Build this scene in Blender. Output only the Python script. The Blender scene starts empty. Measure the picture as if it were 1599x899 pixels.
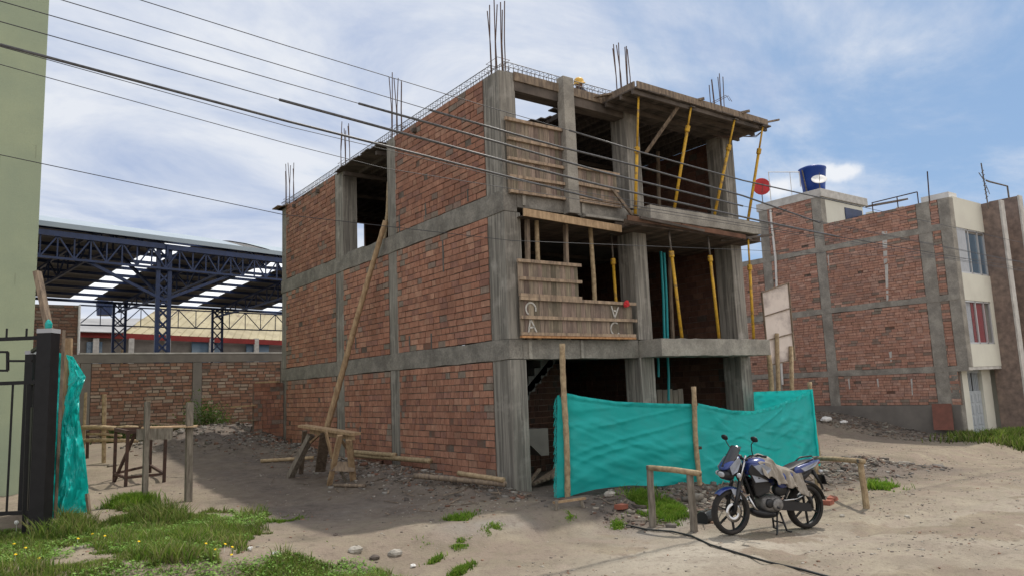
import bpy, math, random
import numpy as np
from mathutils import Vector, Matrix
random.seed(11); rng = np.random.default_rng(5)
C = bpy.context.scene.collection
R = math.radians
V = Vector
# ------------------------------------------------------------------ camera model (world: X along street, Y into the lots)
F, PI_, RO, YA = 1154.66, .135, .0405, .6339
CX, CY, CZ = -8.0862, -11.1507, 1.89
_sy, _cy, _sp, _cp, _sr, _cr = math.sin(YA), math.cos(YA), math.sin(PI_), math.cos(PI_), math.sin(RO), math.cos(RO)
FW = V((_sy*_cp, _cy*_cp, _sp)); _r = V((_cy, -_sy, 0)); _u = V((-_sy*_sp, -_cy*_sp, _cp))
RT = _r*_cr - _u*_sr; UP = _u*_cr + _r*_sr
CAM = V((CX, CY, CZ))
def ray(px, py): return FW + RT*((px-799.5)/F) - UP*((py-449.5)/F)
def GZ(px, py, z=0): d = ray(px, py); return CAM + d*((z-CZ)/d.z)
def OX(px, py, X): d = ray(px, py); return CAM + d*((X-CX)/d.x)
def OY(px, py, Y): d = ray(px, py); return CAM + d*((Y-CY)/d.y)
def DP(px, py, D): return CAM + ray(px, py)*D
def OP(px, py, p0, n): d = ray(px, py); return CAM + d*((V(p0)-CAM).dot(n)/d.dot(n))
def depth(p): return (V(p)-CAM).dot(FW)

# ------------------------------------------------------------------ numpy value noise
def _h(ix, iy, s):
    n = (ix.astype(np.int64)*374761393 + iy.astype(np.int64)*668265263 + s*1442695041) & 0x7fffffff
    n = ((n ^ (n >> 13))*1274126177) & 0x7fffffff
    return ((n ^ (n >> 16)) & 0xffff)/65535.0
def vnoise(x, y, s=0):
    x = np.asarray(x, float); y = np.asarray(y, float)
    ix = np.floor(x); iy = np.floor(y); fx = x-ix; fy = y-iy
    fx = fx*fx*(3-2*fx); fy = fy*fy*(3-2*fy)
    a = _h(ix, iy, s); b = _h(ix+1, iy, s); c = _h(ix, iy+1, s); d = _h(ix+1, iy+1, s)
    return (a*(1-fx)+b*fx)*(1-fy)+(c*(1-fx)+d*fx)*fy*1.0
def fbm(x, y, s=0, o=4):
    t = 0; a = .5; k = 1
    for i in range(o): t = t + a*vnoise(np.asarray(x)*k, np.asarray(y)*k, s+i*7); a *= .5; k *= 2.03
    return t
def sst(a, b, x):
    t = np.clip((np.asarray(x, float)-a)/(b-a), 0, 1); return t*t*(3-2*t)
def gauss(x, y, cx, cy, rx, ry, ang=0):
    c, s = math.cos(ang), math.sin(ang); dx = x-cx; dy = y-cy
    return np.exp(-(((dx*c+dy*s)/rx)**2+((-dx*s+dy*c)/ry)**2))
MOUNDS = [(-.8, 3.0, .75, 1.7, .30), (-.6, 5.6, .55, 1.3, .18), (-.5, 1.0, .5, .9, .14),
          (-2.9, 12.0, 1.3, 1.2, .42), (-1.8, 10.6, .9, .9, .16), (-2.2, 13.8, 1.6, 1.5, .5), (-.6, 13.0, 1.2, 1.2, .38), (-.5, 9.5, .6, 2.2, .20),
          (-.3, .0, .6, .5, .06), (7.6, -2.5, 1.2, .6, .20), (9.0, -3.0, .7, .5, .10),
          (2.2, -1.95, 1.4, .3, .08), (4.9, -2.2, 1.2, .3, .08), (1.0, -1.6, .35, .2, .10), (-.1, -1.5, .6, .3, .09)]
def gbase(x, y):
    x = np.asarray(x, float); y = np.asarray(y, float)
    edge = -1.9 + .35*(vnoise(x*.6, x*0+3, 5)-.5)
    z = -.25*sst(0, 1, (edge-y)/1.1+.2)
    z = z - .06*gauss(x, y, 1.8, -4.45, .8, .8)
    z = z + (-.18)*sst(8, 15, x)
    z = z + .55*sst(1.5, 13, y)*sst(1.5, -1, x)
    z = z + .75*sst(.2, 5, y)*sst(12, 16, x)
    z = z - .12*sst(-6, -14, y)
    z = z + .18*sst(-3.2, -7.5, x)*sst(-6, -1, y)*(1-sst(2, 7, y))
    for cx, cy, rx, ry, h in MOUNDS: z = z + h*gauss(x, y, cx, cy, rx, ry)
    return z
def ghn(x, y):
    x = np.asarray(x, float); y = np.asarray(y, float)
    m = 0
    for cx, cy, rx, ry, h in MOUNDS: m = m + min(1, h*5)*gauss(x, y, cx, cy, rx*1.1, ry*1.1)
    bank = 1.2*sst(-3.1, -2.3, y)*sst(-1.2, -1.7, y)*sst(-.5, .5, x)*sst(8.5, 7.5, x)
    m = np.clip(m+bank, 0, 1)
    near = np.exp(-((x/40.)**2+(y/40.)**2))
    z = gbase(x, y) + (.11*(fbm(x*.35, y*.35, 1, 3)-.45) + .035*(fbm(x*1.7, y*1.7, 2, 3)-.45) + .026*(fbm(x*6, y*6, 3, 3)-.4)-.03*sst(.62, .8, vnoise(x*3.1, y*3.1, 6))*sst(.45, .6, fbm(x*.6, y*.6, 66, 2)))*near
    z = z + m*(.18*(fbm(x*2.6, y*2.6, 9, 4)-.45)+.05*(fbm(x*8, y*8, 19, 2)-.4))
    # wheel ruts along the street
    for yy in (-5.6, -7.0, -8.9):
        w = yy + .25*np.sin(x*.35+yy)
        z = z - .05*np.exp(-((y-w)/.16)**2)*sst(-5, -3, x)
    return z
def gh(x, y): return float(ghn(np.array([x]), np.array([y]))[0])
def G(px, py, dz=0):
    z = 0
    for i in range(12):
        p = GZ(px, py, z); z = .5*z+.5*(gh(p.x, p.y)+dz)
    return GZ(px, py, z)

# ------------------------------------------------------------------ mesh builder
ORG = {}
class MB:
    def __init__(s): s.v = []; s.f = []; s.c = []
    def face(s, pts, col=None):
        n = len(s.v); s.v += [tuple(p) for p in pts]; s.f.append(tuple(range(n, n+len(pts)))); s.c.append(col or (1, 1, 1)); return s
    def box(s, x0, x1, y0, y1, z0, z1, col=None, j=0):
        P = [(x, y, z) for z in (z0, z1) for y in (y0, y1) for x in (x0, x1)]
        if j: P = [tuple(a+random.uniform(-j, j) for a in p) for p in P]
        n = len(s.v); s.v += P
        for q in ((0, 2, 3, 1), (4, 5, 7, 6), (0, 1, 5, 4), (2, 6, 7, 3), (0, 4, 6, 2), (1, 3, 7, 5)):
            s.f.append(tuple(n+i for i in q)); s.c.append(col or (1, 1, 1))
        return s
    def obox(s, c, a, b, d, col=None, j=0):
        c = V(c); P = [c+V(a)*i+V(b)*k+V(d)*l for l in (-1, 1) for k in (-1, 1) for i in (-1, 1)]
        if j: P = [p+V([random.uniform(-j, j) for _ in range(3)]) for p in P]
        n = len(s.v); s.v += [tuple(p) for p in P]
        for q in ((0, 2, 3, 1), (4, 5, 7, 6), (0, 1, 5, 4), (2, 6, 7, 3), (0, 4, 6, 2), (1, 3, 7, 5)):
            s.f.append(tuple(n+i for i in q)); s.c.append(col or (1, 1, 1))
        return s
    def bar(s, p, q, w, h=None, up=(0, 0, 1), col=None, j=0):
        p = V(p); q = V(q); h = h or w; d = q-p; L = d.length/2
        if L < 1e-6: return s
        d = d.normalized(); sd = d.cross(V(up))
        if sd.length < .05: sd = d.cross(V((1, 0, 0)))
        sd.normalize(); u = sd.cross(d)
        return s.obox((p+q)/2, d*L, sd*(w/2), u*(h/2), col, j)
    def tube(s, pts, r, n=8, col=None, cap=True):
        pts = [V(p) for p in pts]; rs = r if isinstance(r, (list, tuple)) else [r]*len(pts)
        base = len(s.v); prev = None
        for i, p in enumerate(pts):
            d = (pts[min(i+1, len(pts)-1)]-pts[max(i-1, 0)])
            d = d.normalized() if d.length > 0 else V((0, 0, 1))
            if prev is None:
                a = d.cross(V((0, 0, 1)));
                if a.length < .05: a = d.cross(V((1, 0, 0)))
            else: a = prev - d*prev.dot(d)
            a.normalize(); b = d.cross(a); prev = a
            for k in range(n):
                t = 2*math.pi*k/n; s.v.append(tuple(p+(a*math.cos(t)+b*math.sin(t))*rs[i]))
        for i in range(len(pts)-1):
            for k in range(n):
                s.f.append((base+i*n+k, base+i*n+(k+1) % n, base+(i+1)*n+(k+1) % n, base+(i+1)*n+k)); s.c.append(col or (1, 1, 1))
        if cap:
            s.f.append(tuple(base+k for k in range(n))[::-1]); s.c.append(col or (1, 1, 1))
            s.f.append(tuple(base+(len(pts)-1)*n+k for k in range(n))); s.c.append(col or (1, 1, 1))
        return s
    def lathe(s, prof, o, ax=(0, 0, 1), n=20, col=None):   # prof: (radius, height)
        o = V(o); ax = V(ax).normalized(); a = ax.cross(V((0, 0, 1)))
        if a.length < .05: a = V((1, 0, 0))
        a.normalize(); b = ax.cross(a); base = len(s.v)
        for r, h in prof:
            for k in range(n):
                t = 2*math.pi*k/n; s.v.append(tuple(o+ax*h+(a*math.cos(t)+b*math.sin(t))*r))
        for i in range(len(prof)-1):
            for k in range(n):
                s.f.append((base+i*n+k, base+i*n+(k+1) % n, base+(i+1)*n+(k+1) % n, base+(i+1)*n+k)); s.c.append(col or (1, 1, 1))
        return s
    def ball(s, c, r, sc=(1, 1, 1), n=12, col=None, j=0):
        base = len(s.v); c = V(c); m = n//2
        for i in range(m+1):
            ph = math.pi*i/m
            for k in range(n):
                t = 2*math.pi*k/n; q = r*(1+random.uniform(-j, j))
                s.v.append((c.x+q*sc[0]*math.sin(ph)*math.cos(t), c.y+q*sc[1]*math.sin(ph)*math.sin(t), c.z+q*sc[2]*math.cos(ph)))
        for i in range(m):
            for k in range(n):
                s.f.append((base+i*n+k, base+(i+1)*n+k, base+(i+1)*n+(k+1) % n, base+i*n+(k+1) % n)); s.c.append(col or (1, 1, 1))
        return s
    def loft(s, rings, col=None, cap=True):
        base = len(s.v); n = len(rings[0])
        for r in rings: s.v += [tuple(p) for p in r]
        for i in range(len(rings)-1):
            for k in range(n):
                s.f.append((base+i*n+k, base+(i+1)*n+k, base+(i+1)*n+(k+1) % n, base+i*n+(k+1) % n)); s.c.append(col or (1, 1, 1))
        if cap:
            s.f.append(tuple(base+k for k in range(n))); s.c.append(col or (1, 1, 1))
            s.f.append(tuple(base+(len(rings)-1)*n+k for k in range(n))[::-1]); s.c.append(col or (1, 1, 1))
        return s
    def prism(s, poly, d, col=None):
        a = [V(p) for p in poly]; b = [p+V(d) for p in a]; n = len(a); base = len(s.v)
        s.v += [tuple(p) for p in a+b]
        s.f.append(tuple(range(base, base+n))[::-1]); s.f.append(tuple(range(base+n, base+2*n))); s.c += [col or (1, 1, 1)]*2
        for i in range(n):
            k = (i+1) % n; s.f.append((base+i, base+k, base+n+k, base+n+i)); s.c.append(col or (1, 1, 1))
        return s
    def grid(s, fn, nu, nv, col=None):
        base = len(s.v)
        for j in range(nv+1):
            for i in range(nu+1): s.v.append(tuple(fn(i/nu, j/nv)))
        for j in range(nv):
            for i in range(nu):
                a = base+j*(nu+1)+i; s.f.append((a, a+1, a+nu+2, a+nu+1)); s.c.append(col or (1, 1, 1))
        return s
    def build(s, name, mat, parent=None, smooth=False, bevel=0, sub=0, solid=0, org=None, xf=None):
        me = bpy.data.meshes.new(name)
        if parent is not None: og = ORG[parent.name]
        elif org is not None: og = V(org)
        else:
            a = np.array(s.v); og = V((a[:, 0].mean(), a[:, 1].mean(), a[:, 2].min()))
        me.from_pydata([tuple(V(p)-og) for p in s.v], [], s.f); me.update()
        at = me.color_attributes.new('Col', 'FLOAT_COLOR', 'CORNER')
        cols = []
        for f, c in zip(s.f, s.c): cols += list((c[0], c[1], c[2], 1))*len(f)
        at.data.foreach_set('color', cols)
        import bmesh
        bm = bmesh.new(); bm.from_mesh(me); bmesh.ops.recalc_face_normals(bm, faces=bm.faces); bm.to_mesh(me); bm.free()
        if smooth: me.polygons.foreach_set('use_smooth', [True]*len(me.polygons))
        if mat: me.materials.append(mat)
        o = bpy.data.objects.new(name, me); C.objects.link(o)
        if parent is not None: o.parent = parent
        else: o.location = og
        ORG[o.name] = og
        if bevel:
            m = o.modifiers.new('b', 'BEVEL'); m.width = bevel; m.segments = 2; m.limit_method = 'ANGLE'
        if sub:
            m = o.modifiers.new('s', 'SUBSURF'); m.levels = m.render_levels = sub
        if solid:
            m = o.modifiers.new('t', 'SOLIDIFY'); m.thickness = solid; m.offset = 0
        return o
def tag(o, label=None, cat=None, group=None, kind=None):
    if label: o['label'] = label
    if cat: o['category'] = cat
    if group: o['group'] = group
    if kind: o['kind'] = kind
    return o
def thing(name, label, cat, loc=(0, 0, 0), group=None):
    o = bpy.data.objects.new(name, None); C.objects.link(o); o.location = loc; o.empty_display_size = .2
    ORG[o.name] = V(loc); return tag(o, label, cat, group)

# ------------------------------------------------------------------ materials
def mat(name, c1, c2=None, scale=3, rough=.9, bump=.2, bscale=40, stretch=(1, 1, 1), attr=False, metal=0, c3=None, s3=.6, t3=(.5, .65),
        spec=.3, detail=6, fac=(.35, .65), fine=0, transl=0, alpha=1, coat=0, dist=.02, bdetail=6):
    m = bpy.data.materials.new(name); m.use_nodes = True; nt = m.node_tree; N = nt.nodes; L = nt.links
    b = N['Principled BSDF']; geo = N.new('ShaderNodeNewGeometry')
    mp = N.new('ShaderNodeMapping'); mp.inputs['Scale'].default_value = stretch; L.new(geo.outputs['Position'], mp.inputs[0])
    def noise(sc, det=6, vec=mp, rg=.6):
        n = N.new('ShaderNodeTexNoise'); n.inputs['Scale'].default_value = sc; n.inputs['Detail'].default_value = det; n.inputs['Roughness'].default_value = rg
        L.new(vec.outputs[0], n.inputs['Vector']); return n.outputs['Fac']
    def ramp(src, a, bb):
        r = N.new('ShaderNodeMapRange'); r.inputs[1].default_value = a; r.inputs[2].default_value = bb; L.new(src, r.inputs[0]); return r.outputs[0]
    def mix(f, a, bb, mode='MIX'):
        x = N.new('ShaderNodeMix'); x.data_type = 'RGBA'; x.blend_type = mode
        for i, q in ((0, f), (6, a), (7, bb)):
            if hasattr(q, 'links'): L.new(q, x.inputs[i])
            else: x.inputs[i].default_value = q if i == 0 else (*q, 1)
        return x.outputs[2]
    col = mix(ramp(noise(scale, detail), *fac), c1, c2 or c1)
    if c3: col = mix(ramp(noise(s3, 8, geo), *t3), col, c3)
    if fine: col = mix(fine, col, mix(ramp(noise(bscale, 4), .3, .7), (.2, .2, .2), (1, 1, 1)), 'MULTIPLY')
    if attr:
        a = N.new('ShaderNodeAttribute'); a.attribute_name = 'Col'; col = mix(1.0, col, a.outputs['Color'], 'MULTIPLY')
    L.new(col, b.inputs['Base Color'])
    b.inputs['Roughness'].default_value = rough; b.inputs['Metallic'].default_value = metal
    b.inputs['Specular IOR Level'].default_value = spec
    if coat: b.inputs['Coat Weight'].default_value = coat
    if alpha < 1: b.inputs['Alpha'].default_value = alpha
    if bump:
        bp = N.new('ShaderNodeBump'); bp.inputs['Strength'].default_value = bump; bp.inputs['Distance'].default_value = dist
        L.new(noise(bscale, bdetail), bp.inputs['Height']); L.new(bp.outputs[0], b.inputs['Normal'])
    if transl:
        t = N.new('ShaderNodeBsdfTranslucent'); L.new(col, t.inputs[0]); ms = N.new('ShaderNodeMixShader'); ms.inputs[0].default_value = transl
        L.new(b.outputs[0], ms.inputs[1]); L.new(t.outputs[0], ms.inputs[2]); L.new(ms.outputs[0], N['Material Output'].inputs[0])
    return m
M = {}
M['brick'] = mat('clay_brick', (.97, .95, .94), (.70, .67, .66), 9, .95, .6, 45, (1, 1, .5), attr=True, c3=(.60, .57, .57), s3=.8, t3=(.5, .75), fine=.35)
M['mortar'] = mat('mortar', (.17, .135, .11), (.09, .07, .058), 6, .97, .6, 50, c3=(.2, .1, .07), s3=1.5)
M['conc'] = mat('board_marked_concrete', (.35, .325, .283), (.19, .177, .155), 2.6, .92, .9, 5.5, (5.5, 5.5, .22), c3=(.45, .42, .37), s3=2.2, t3=(.52, .72), fine=.5, dist=.025, fac=(.42, .58))
M['concb'] = mat('beam_concrete', (.33, .305, .265), (.21, .195, .17), 3, .92, .7, 25, c3=(.17, .155, .135), s3=1.6, t3=(.5, .7), fine=.45)
M['conclight'] = mat('slab_edge_concrete', (.42, .39, .335), (.27, .25, .22), 3, .92, .5, 30, c3=(.23, .21, .18), s3=1.8, t3=(.5, .72), fine=.35)
M['concdark'] = mat('shaded_concrete', (.13, .125, .115), (.08, .078, .072), 2, .95, .3, 30)  # concrete darkened, with indoor shade put into its colour
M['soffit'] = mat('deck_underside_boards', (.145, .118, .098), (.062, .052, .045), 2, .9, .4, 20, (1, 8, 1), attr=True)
M['plank'] = mat('weathered_planks', (.43, .345, .275), (.17, .135, .11), 4, .88, .6, 8, (14, 14, .7), attr=True, c3=(.22, .18, .15), s3=2.5, fine=.35)
M['wood'] = mat('grey_timber', (.30, .23, .165), (.13, .10, .078), 4, .9, .4, 40, (4, 4, 1), attr=True)
M['freshwood'] = mat('pale_timber', (.44, .31, .185), (.25, .165, .095), 5, .85, .3, 40, (3, 3, 1), attr=True)
M['bamboo'] = mat('dry_bamboo', (.43, .33, .2), (.24, .17, .1), 7, .7, .3, 40, (2, 2, 2), attr=True)
M['greypost'] = mat('weathered_post', (.28, .245, .2), (.14, .12, .095), 5, .92, .5, 50, (5, 5, .8))
M['rebar'] = mat('rusty_rebar', (.09, .075, .075), (.16, .09, .06), 20, .7, .3, 200, metal=.4)
M['rebarblue'] = mat('stirrup_steel', (.13, .135, .15), (.2, .19, .19), 20, .6, .1, 200, metal=.4)
M['yellow'] = mat('yellow_prop_paint', (.62, .36, .03), (.42, .24, .03), 12, .55, .1, 60, c3=(.2, .13, .07), s3=6, t3=(.55, .7))
M['steeldark'] = mat('worn_prop_steel', (.2, .17, .14), (.1, .09, .08), 12, .6, .1, 60, metal=.5)
M['teal'] = mat('teal_shade_cloth', (.03, .62, .585), (.02, .53, .50), 1.2, .55, .25, 220, transl=.42, spec=.3, c3=(.04, .56, .53), s3=2)
M['tealshiny'] = mat('teal_plastic_film', (.015, .62, .57), (.012, .48, .45), 2, .28, .15, 60, transl=.35, spec=.6)
M['pipe'] = mat('teal_pipe', (.02, .28, .3), None, 2, .4, 0)
M['black'] = mat('black_painted_steel', (.008, .008, .009), (.012, .012, .013), 8, .5, .1, 80, spec=.25)
M['cap'] = mat('grey_cap', (.35, .36, .38), None, 2, .6, 0)
M['greenwall'] = mat('pale_green_render', (.37, .42, .28), (.33, .38, .26), 1.5, .9, .3, 30, c3=(.27, .33, .25), s3=.25, t3=(.45, .75))
M['rearbrick'] = mat('smeared_brick', (1, .96, .94), (.75, .7, .68), 8, .95, .5, 50, attr=True, c3=(.9, .9, .88), s3=1.6, t3=(.48, .64), fine=.3)
M['coping'] = mat('pale_cement_coping', (.58, .56, .52), (.42, .40, .37), 4, .9, .2, 50)
M['plaster'] = mat('grey_plaster', (.22, .2, .175), (.16, .145, .13), 1.5, .93, .2, 40)
M['bluesteel'] = mat('dark_blue_steel', (.022, .04, .11), (.015, .028, .075), 4, .45, .05, 50, spec=.4)
M['sheet'] = mat('roof_sheet', (.20, .19, .18), (.15, .145, .14), 3, .6, .1, 20, metal=.1)
M['sheettop'] = mat('roof_sheet_top', (.36, .42, .46), (.30, .36, .41), .4, .5, .1, 20)
M['skylight'] = mat('translucent_sheet', (.85, .88, .9), None, 2, .5, 0, transl=.85)
M['yellowroof'] = mat('ochre_roof_sheet', (.40, .35, .22), (.28, .24, .15), .6, .7, .1, 20, c3=(.2, .15, .1), s3=.8, t3=(.58, .7))
M['greyroof'] = mat('grey_roof_sheet', (.34, .34, .34), (.25, .25, .25), .6, .7, .1, 20)
M['redpaint'] = mat('red_fascia', (.28, .035, .03), (.2, .03, .025), 2, .6, 0)
M['cream'] = mat('cream_render', (.68, .665, .57), (.62, .60, .52), 1, .85, .08, 50, c3=(.5, .47, .36), s3=.5, t3=(.55, .8))
M['stoneclad'] = mat('brown_stone_cladding', (.27, .20, .165), (.15, .115, .1), 5, .7, .3, 20, (1, 1, 1))
M['glass'] = mat('window_glass', (.10, .16, .22), (.05, .09, .14), .5, .08, 0, spec=.9)
M['curtain'] = mat('red_curtain', (.35, .03, .035), (.22, .02, .025), 20, .9, .2, 20, (6, 6, .5))
M['whitecurtain'] = mat('pale_curtain', (.5, .52, .55), (.35, .37, .4), 10, .9, .2, 20, (6, 6, .5))
M['alu'] = mat('aluminium', (.55, .56, .57), None, 2, .4, 0, metal=.4)
M['doorgrey'] = mat('grey_door_paint', (.42, .45, .47), (.36, .39, .41), 2, .55, .1, 20)
M['tank'] = mat('blue_tank_plastic', (.015, .06, .30), (.012, .045, .22), 1, .4, .05, 20)
M['red'] = mat('red_dish_paint', (.5, .03, .04), (.38, .03, .03), 3, .6, 0)
M['white'] = mat('white_paint', (.72, .71, .68), (.6, .59, .57), 3, .6, 0)
M['signback'] = mat('sign_sheet_back', (.86, .78, .72), (.76, .68, .62), 2, .8, .1, 30, c3=(.5, .43, .4), s3=1.5, transl=.3)
M['cable'] = mat('overhead_cable', (.03, .03, .034), None, 2, .5, 0)
M['sheath'] = mat('bundled_cable', (.12, .12, .125), (.06, .06, .062), 20, .45, 0)
M['rope'] = mat('binding_wire', (.05, .04, .035), (.1, .08, .06), 30, .9, .2, 60)
M['hose'] = mat('black_hose', (.02, .022, .022), None, 2, .5, 0)
M['stone'] = mat('stone', (.42, .39, .34), (.24, .22, .19), 12, .9, .5, 40)
M['darkstone'] = mat('dark_clod', (.16, .13, .11), (.09, .075, .065), 12, .95, .5, 40)
M['pebble'] = mat('pebbles', (1, 1, 1), (.7, .7, .7), 12, .95, .4, 60, attr=True)
M['grass'] = mat('grass_blades', (1, 1, 1), (.7, .8, .6), 2, .7, 0, attr=True, transl=.35)
M['petal'] = mat('dandelion_yellow', (.75, .5, .01), None, 2, .7, 0)
M['puff'] = mat('seed_head', (.75, .75, .72), None, 2, .9, 0)
M['chalk'] = mat('white_brush_paint', (.6, .58, .53), (.36, .34, .31), 30, .9, .2, 60)
M['rust'] = mat('rusty_steel', (.10, .055, .04), (.05, .035, .03), 12, .8, .2, 60, metal=.2)
M['redrag'] = mat('red_rag', (.5, .03, .035), None, 2, .8, 0)
M['blueplastic'] = mat('blue_plastic', (.02, .09, .3), None, 2, .4, 0)

# ------------------------------------------------------------------ world, sun, camera
SUN_EL, SUN_AZ = R(62.5), math.atan2(.95, .31)       # azimuth from +Y towards +X
w = bpy.data.worlds.new('World'); bpy.context.scene.world = w; w.use_nodes = True
nt = w.node_tree; N = nt.nodes; L = nt.links; bg = N['Background']
sky = N.new('ShaderNodeTexSky'); sky.sky_type = 'NISHITA'; sky.sun_disc = False
sky.sun_elevation = SUN_EL; sky.sun_rotation = SUN_AZ; sky.air_density = 1.2; sky.dust_density = .8; sky.altitude = 2500
tc = N.new('ShaderNodeTexCoord')
def wmath(op, a, b=None):
    n = N.new('ShaderNodeMath'); n.operation = op
    for i, q in enumerate((a, b)):
        if q is None: continue
        if hasattr(q, 'links'): L.new(q, n.inputs[i])
        else: n.inputs[i].default_value = q
    return n.outputs[0]
sep = N.new('ShaderNodeSeparateXYZ'); L.new(tc.outputs['Generated'], sep.inputs[0])
zz = wmath('ADD', wmath('MAXIMUM', sep.outputs[2], 0), .22)
cmb = N.new('ShaderNodeCombineXYZ'); L.new(wmath('DIVIDE', sep.outputs[0], zz), cmb.inputs[0]); L.new(wmath('DIVIDE', sep.outputs[1], zz), cmb.inputs[1])
mp = N.new('ShaderNodeMapping'); mp.inputs['Rotation'].default_value = (0, 0, R(25)); mp.inputs['Scale'].default_value = (1, 1.5, 1); L.new(cmb.outputs[0], mp.inputs[0])
def wn(sc, det, rough, vec, dist=0):
    n = N.new('ShaderNodeTexNoise'); n.inputs['Scale'].default_value = sc; n.inputs['Detail'].default_value = det
    n.inputs['Roughness'].default_value = rough; n.inputs['Distortion'].default_value = dist; L.new(vec, n.inputs['Vector']); return n.outputs['Fac']
n1 = wn(.9, 11, .64, mp.outputs[0], .5); n2 = wn(3.2, 6, .6, mp.outputs[0], .3)
# more cover to the north-west (left in view), clearing to the east
cover = wmath('MULTIPLY', wmath('SUBTRACT', sep.outputs[0], .62), -.40)
dens = wmath('ADD', wmath('ADD', n1, cover), wmath('MULTIPLY', wmath('SUBTRACT', n2, .5), .25))
mr = N.new('ShaderNodeMapRange'); mr.interpolation_type = 'SMOOTHSTEP'; mr.inputs[1].default_value = .26; mr.inputs[2].default_value = .60; mr.inputs[4].default_value = .95; L.new(dens, mr.inputs[0])
def wmix(f, a, b):
    x = N.new('ShaderNodeMix'); x.data_type = 'RGBA'
    for i, q in ((0, f), (6, a), (7, b)):
        if hasattr(q, 'links'): L.new(q, x.inputs[i])
        else: x.inputs[i].default_value = q if i == 0 else (*q, 1)
    return x.outputs[2]
sk = N.new('ShaderNodeVectorMath'); sk.operation = 'SCALE'; L.new(sky.outputs[0], sk.inputs[0]); sk.inputs['Scale'].default_value = .085
skm = wmix(.6, sk.outputs[0], (.36, .55, .84))
shade = N.new('ShaderNodeMapRange'); shade.inputs[1].default_value = .36; shade.inputs[2].default_value = .60; L.new(wn(1.5, 7, .6, mp.outputs[0], .5), shade.inputs[0])
cloudc = wmix(shade.outputs[0], (.45, .54, .74), (.82, .85, .91))
res = wmix(mr.outputs[0], skm, cloudc)
# one small bright cumulus low in the east
def puff(c, r, s):
    vm = N.new('ShaderNodeVectorMath'); vm.operation = 'SUBTRACT'; L.new(tc.outputs['Generated'], vm.inputs[0]); vm.inputs[1].default_value = tuple(c)
    vs = N.new('ShaderNodeVectorMath'); vs.operation = 'MULTIPLY'; L.new(vm.outputs[0], vs.inputs[0]); vs.inputs[1].default_value = s
    vl = N.new('ShaderNodeVectorMath'); vl.operation = 'LENGTH'; L.new(vs.outputs[0], vl.inputs[0])
    d = wmath('SUBTRACT', wmath('ADD', r, wmath('MULTIPLY', wmath('SUBTRACT', wn(22, 6, .6, tc.outputs['Generated']), .5), r*2.0)), vl.outputs['Value'])
    q = N.new('ShaderNodeMapRange'); q.interpolation_type = 'SMOOTHSTEP'; q.inputs[1].default_value = 0; q.inputs[2].default_value = r*.8; L.new(d, q.inputs[0]); return q.outputs[0]
for (px, py, r, s) in ((1322, 268, .030, (1, 1, 2.6)), (1225, 292, .028, (1, 1, 1.5)), (1285, 268, .02, (1, 1, 2.0))):
    res = wmix(puff(ray(px, py).normalized(), r, s), res, (.86, .89, .94))
# sky behind the camera brightened, an unseen fill added for the shaded front
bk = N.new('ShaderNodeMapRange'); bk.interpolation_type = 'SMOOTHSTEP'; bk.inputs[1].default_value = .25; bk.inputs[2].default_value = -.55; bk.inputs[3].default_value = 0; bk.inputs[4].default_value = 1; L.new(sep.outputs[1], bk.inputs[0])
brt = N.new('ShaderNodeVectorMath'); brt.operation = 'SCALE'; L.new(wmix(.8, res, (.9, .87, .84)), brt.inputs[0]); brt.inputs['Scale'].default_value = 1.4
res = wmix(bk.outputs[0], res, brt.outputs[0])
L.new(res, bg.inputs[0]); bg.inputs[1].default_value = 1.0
sl = bpy.data.lights.new('sun', 'SUN'); sl.energy = 3.3; sl.angle = R(1.0); sl.color = (1, .94, .85)
so = bpy.data.objects.new('sun', sl); C.objects.link(so)
sd = V((math.sin(SUN_AZ)*math.cos(SUN_EL), math.cos(SUN_AZ)*math.cos(SUN_EL), math.sin(SUN_EL)))
so.rotation_euler = sd.to_track_quat('Z', 'Y').to_euler(); so.location = sd*60
cd = bpy.data.cameras.new('camera'); cam = bpy.data.objects.new('camera', cd); C.objects.link(cam)
mw = Matrix((RT, UP, -FW)).transposed().to_4x4(); mw.translation = CAM; cam.matrix_world = mw
cd.sensor_width = 36; cd.lens = F/1599*36; cd.clip_end = 3000; cd.clip_start = .05
bpy.context.scene.camera = cam
vs = bpy.context.scene.view_settings; vs.view_transform = 'Standard'; vs.look = 'None'; vs.exposure = 0

# ------------------------------------------------------------------ ground
def axis(a0, a1, step, far):
    mid = list(np.arange(a0, a1+1e-6, step)); out = []; d = step; x = a0
    while x > -far: d *= 1.25; x -= d; out.append(x)
    hi = []; d = step; x = mid[-1]
    while x < far: d *= 1.25; x += d; hi.append(x)
    return np.array(out[::-1]+mid+hi)
gx = axis(-9.5, 15, .055, 900); gy = axis(-9.5, 10.5, .055, 900)
XX, YY = np.meshgrid(gx, gy); ZZ = ghn(XX.ravel(), YY.ravel())
me = bpy.data.meshes.new('ground'); nx, ny = len(gx), len(gy)
me.vertices.add(nx*ny); me.vertices.foreach_set('co', np.stack([XX.ravel(), YY.ravel(), ZZ], 1).astype(np.float32).ravel())
ii = (np.arange(ny-1)[:, None]*nx+np.arange(nx-1)[None, :]).ravel()
q = np.stack([ii, ii+1, ii+nx+1, ii+nx], 1).astype(np.int32)
me.loops.add(q.size); me.loops.foreach_set('vertex_index', q.ravel()); me.polygons.add(len(q))
me.polygons.foreach_set('loop_start', (np.arange(len(q))*4).astype(np.int32)); me.polygons.foreach_set('use_smooth', [True]*len(q)); me.update(); me.validate()
x_, y_ = XX.ravel(), YY.ravel()
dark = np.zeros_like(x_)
for cx, cy, rx, ry, h in MOUNDS: dark = np.maximum(dark, 1.15*gauss(x_, y_, cx, cy, rx*1.35, ry*1.35))
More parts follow.
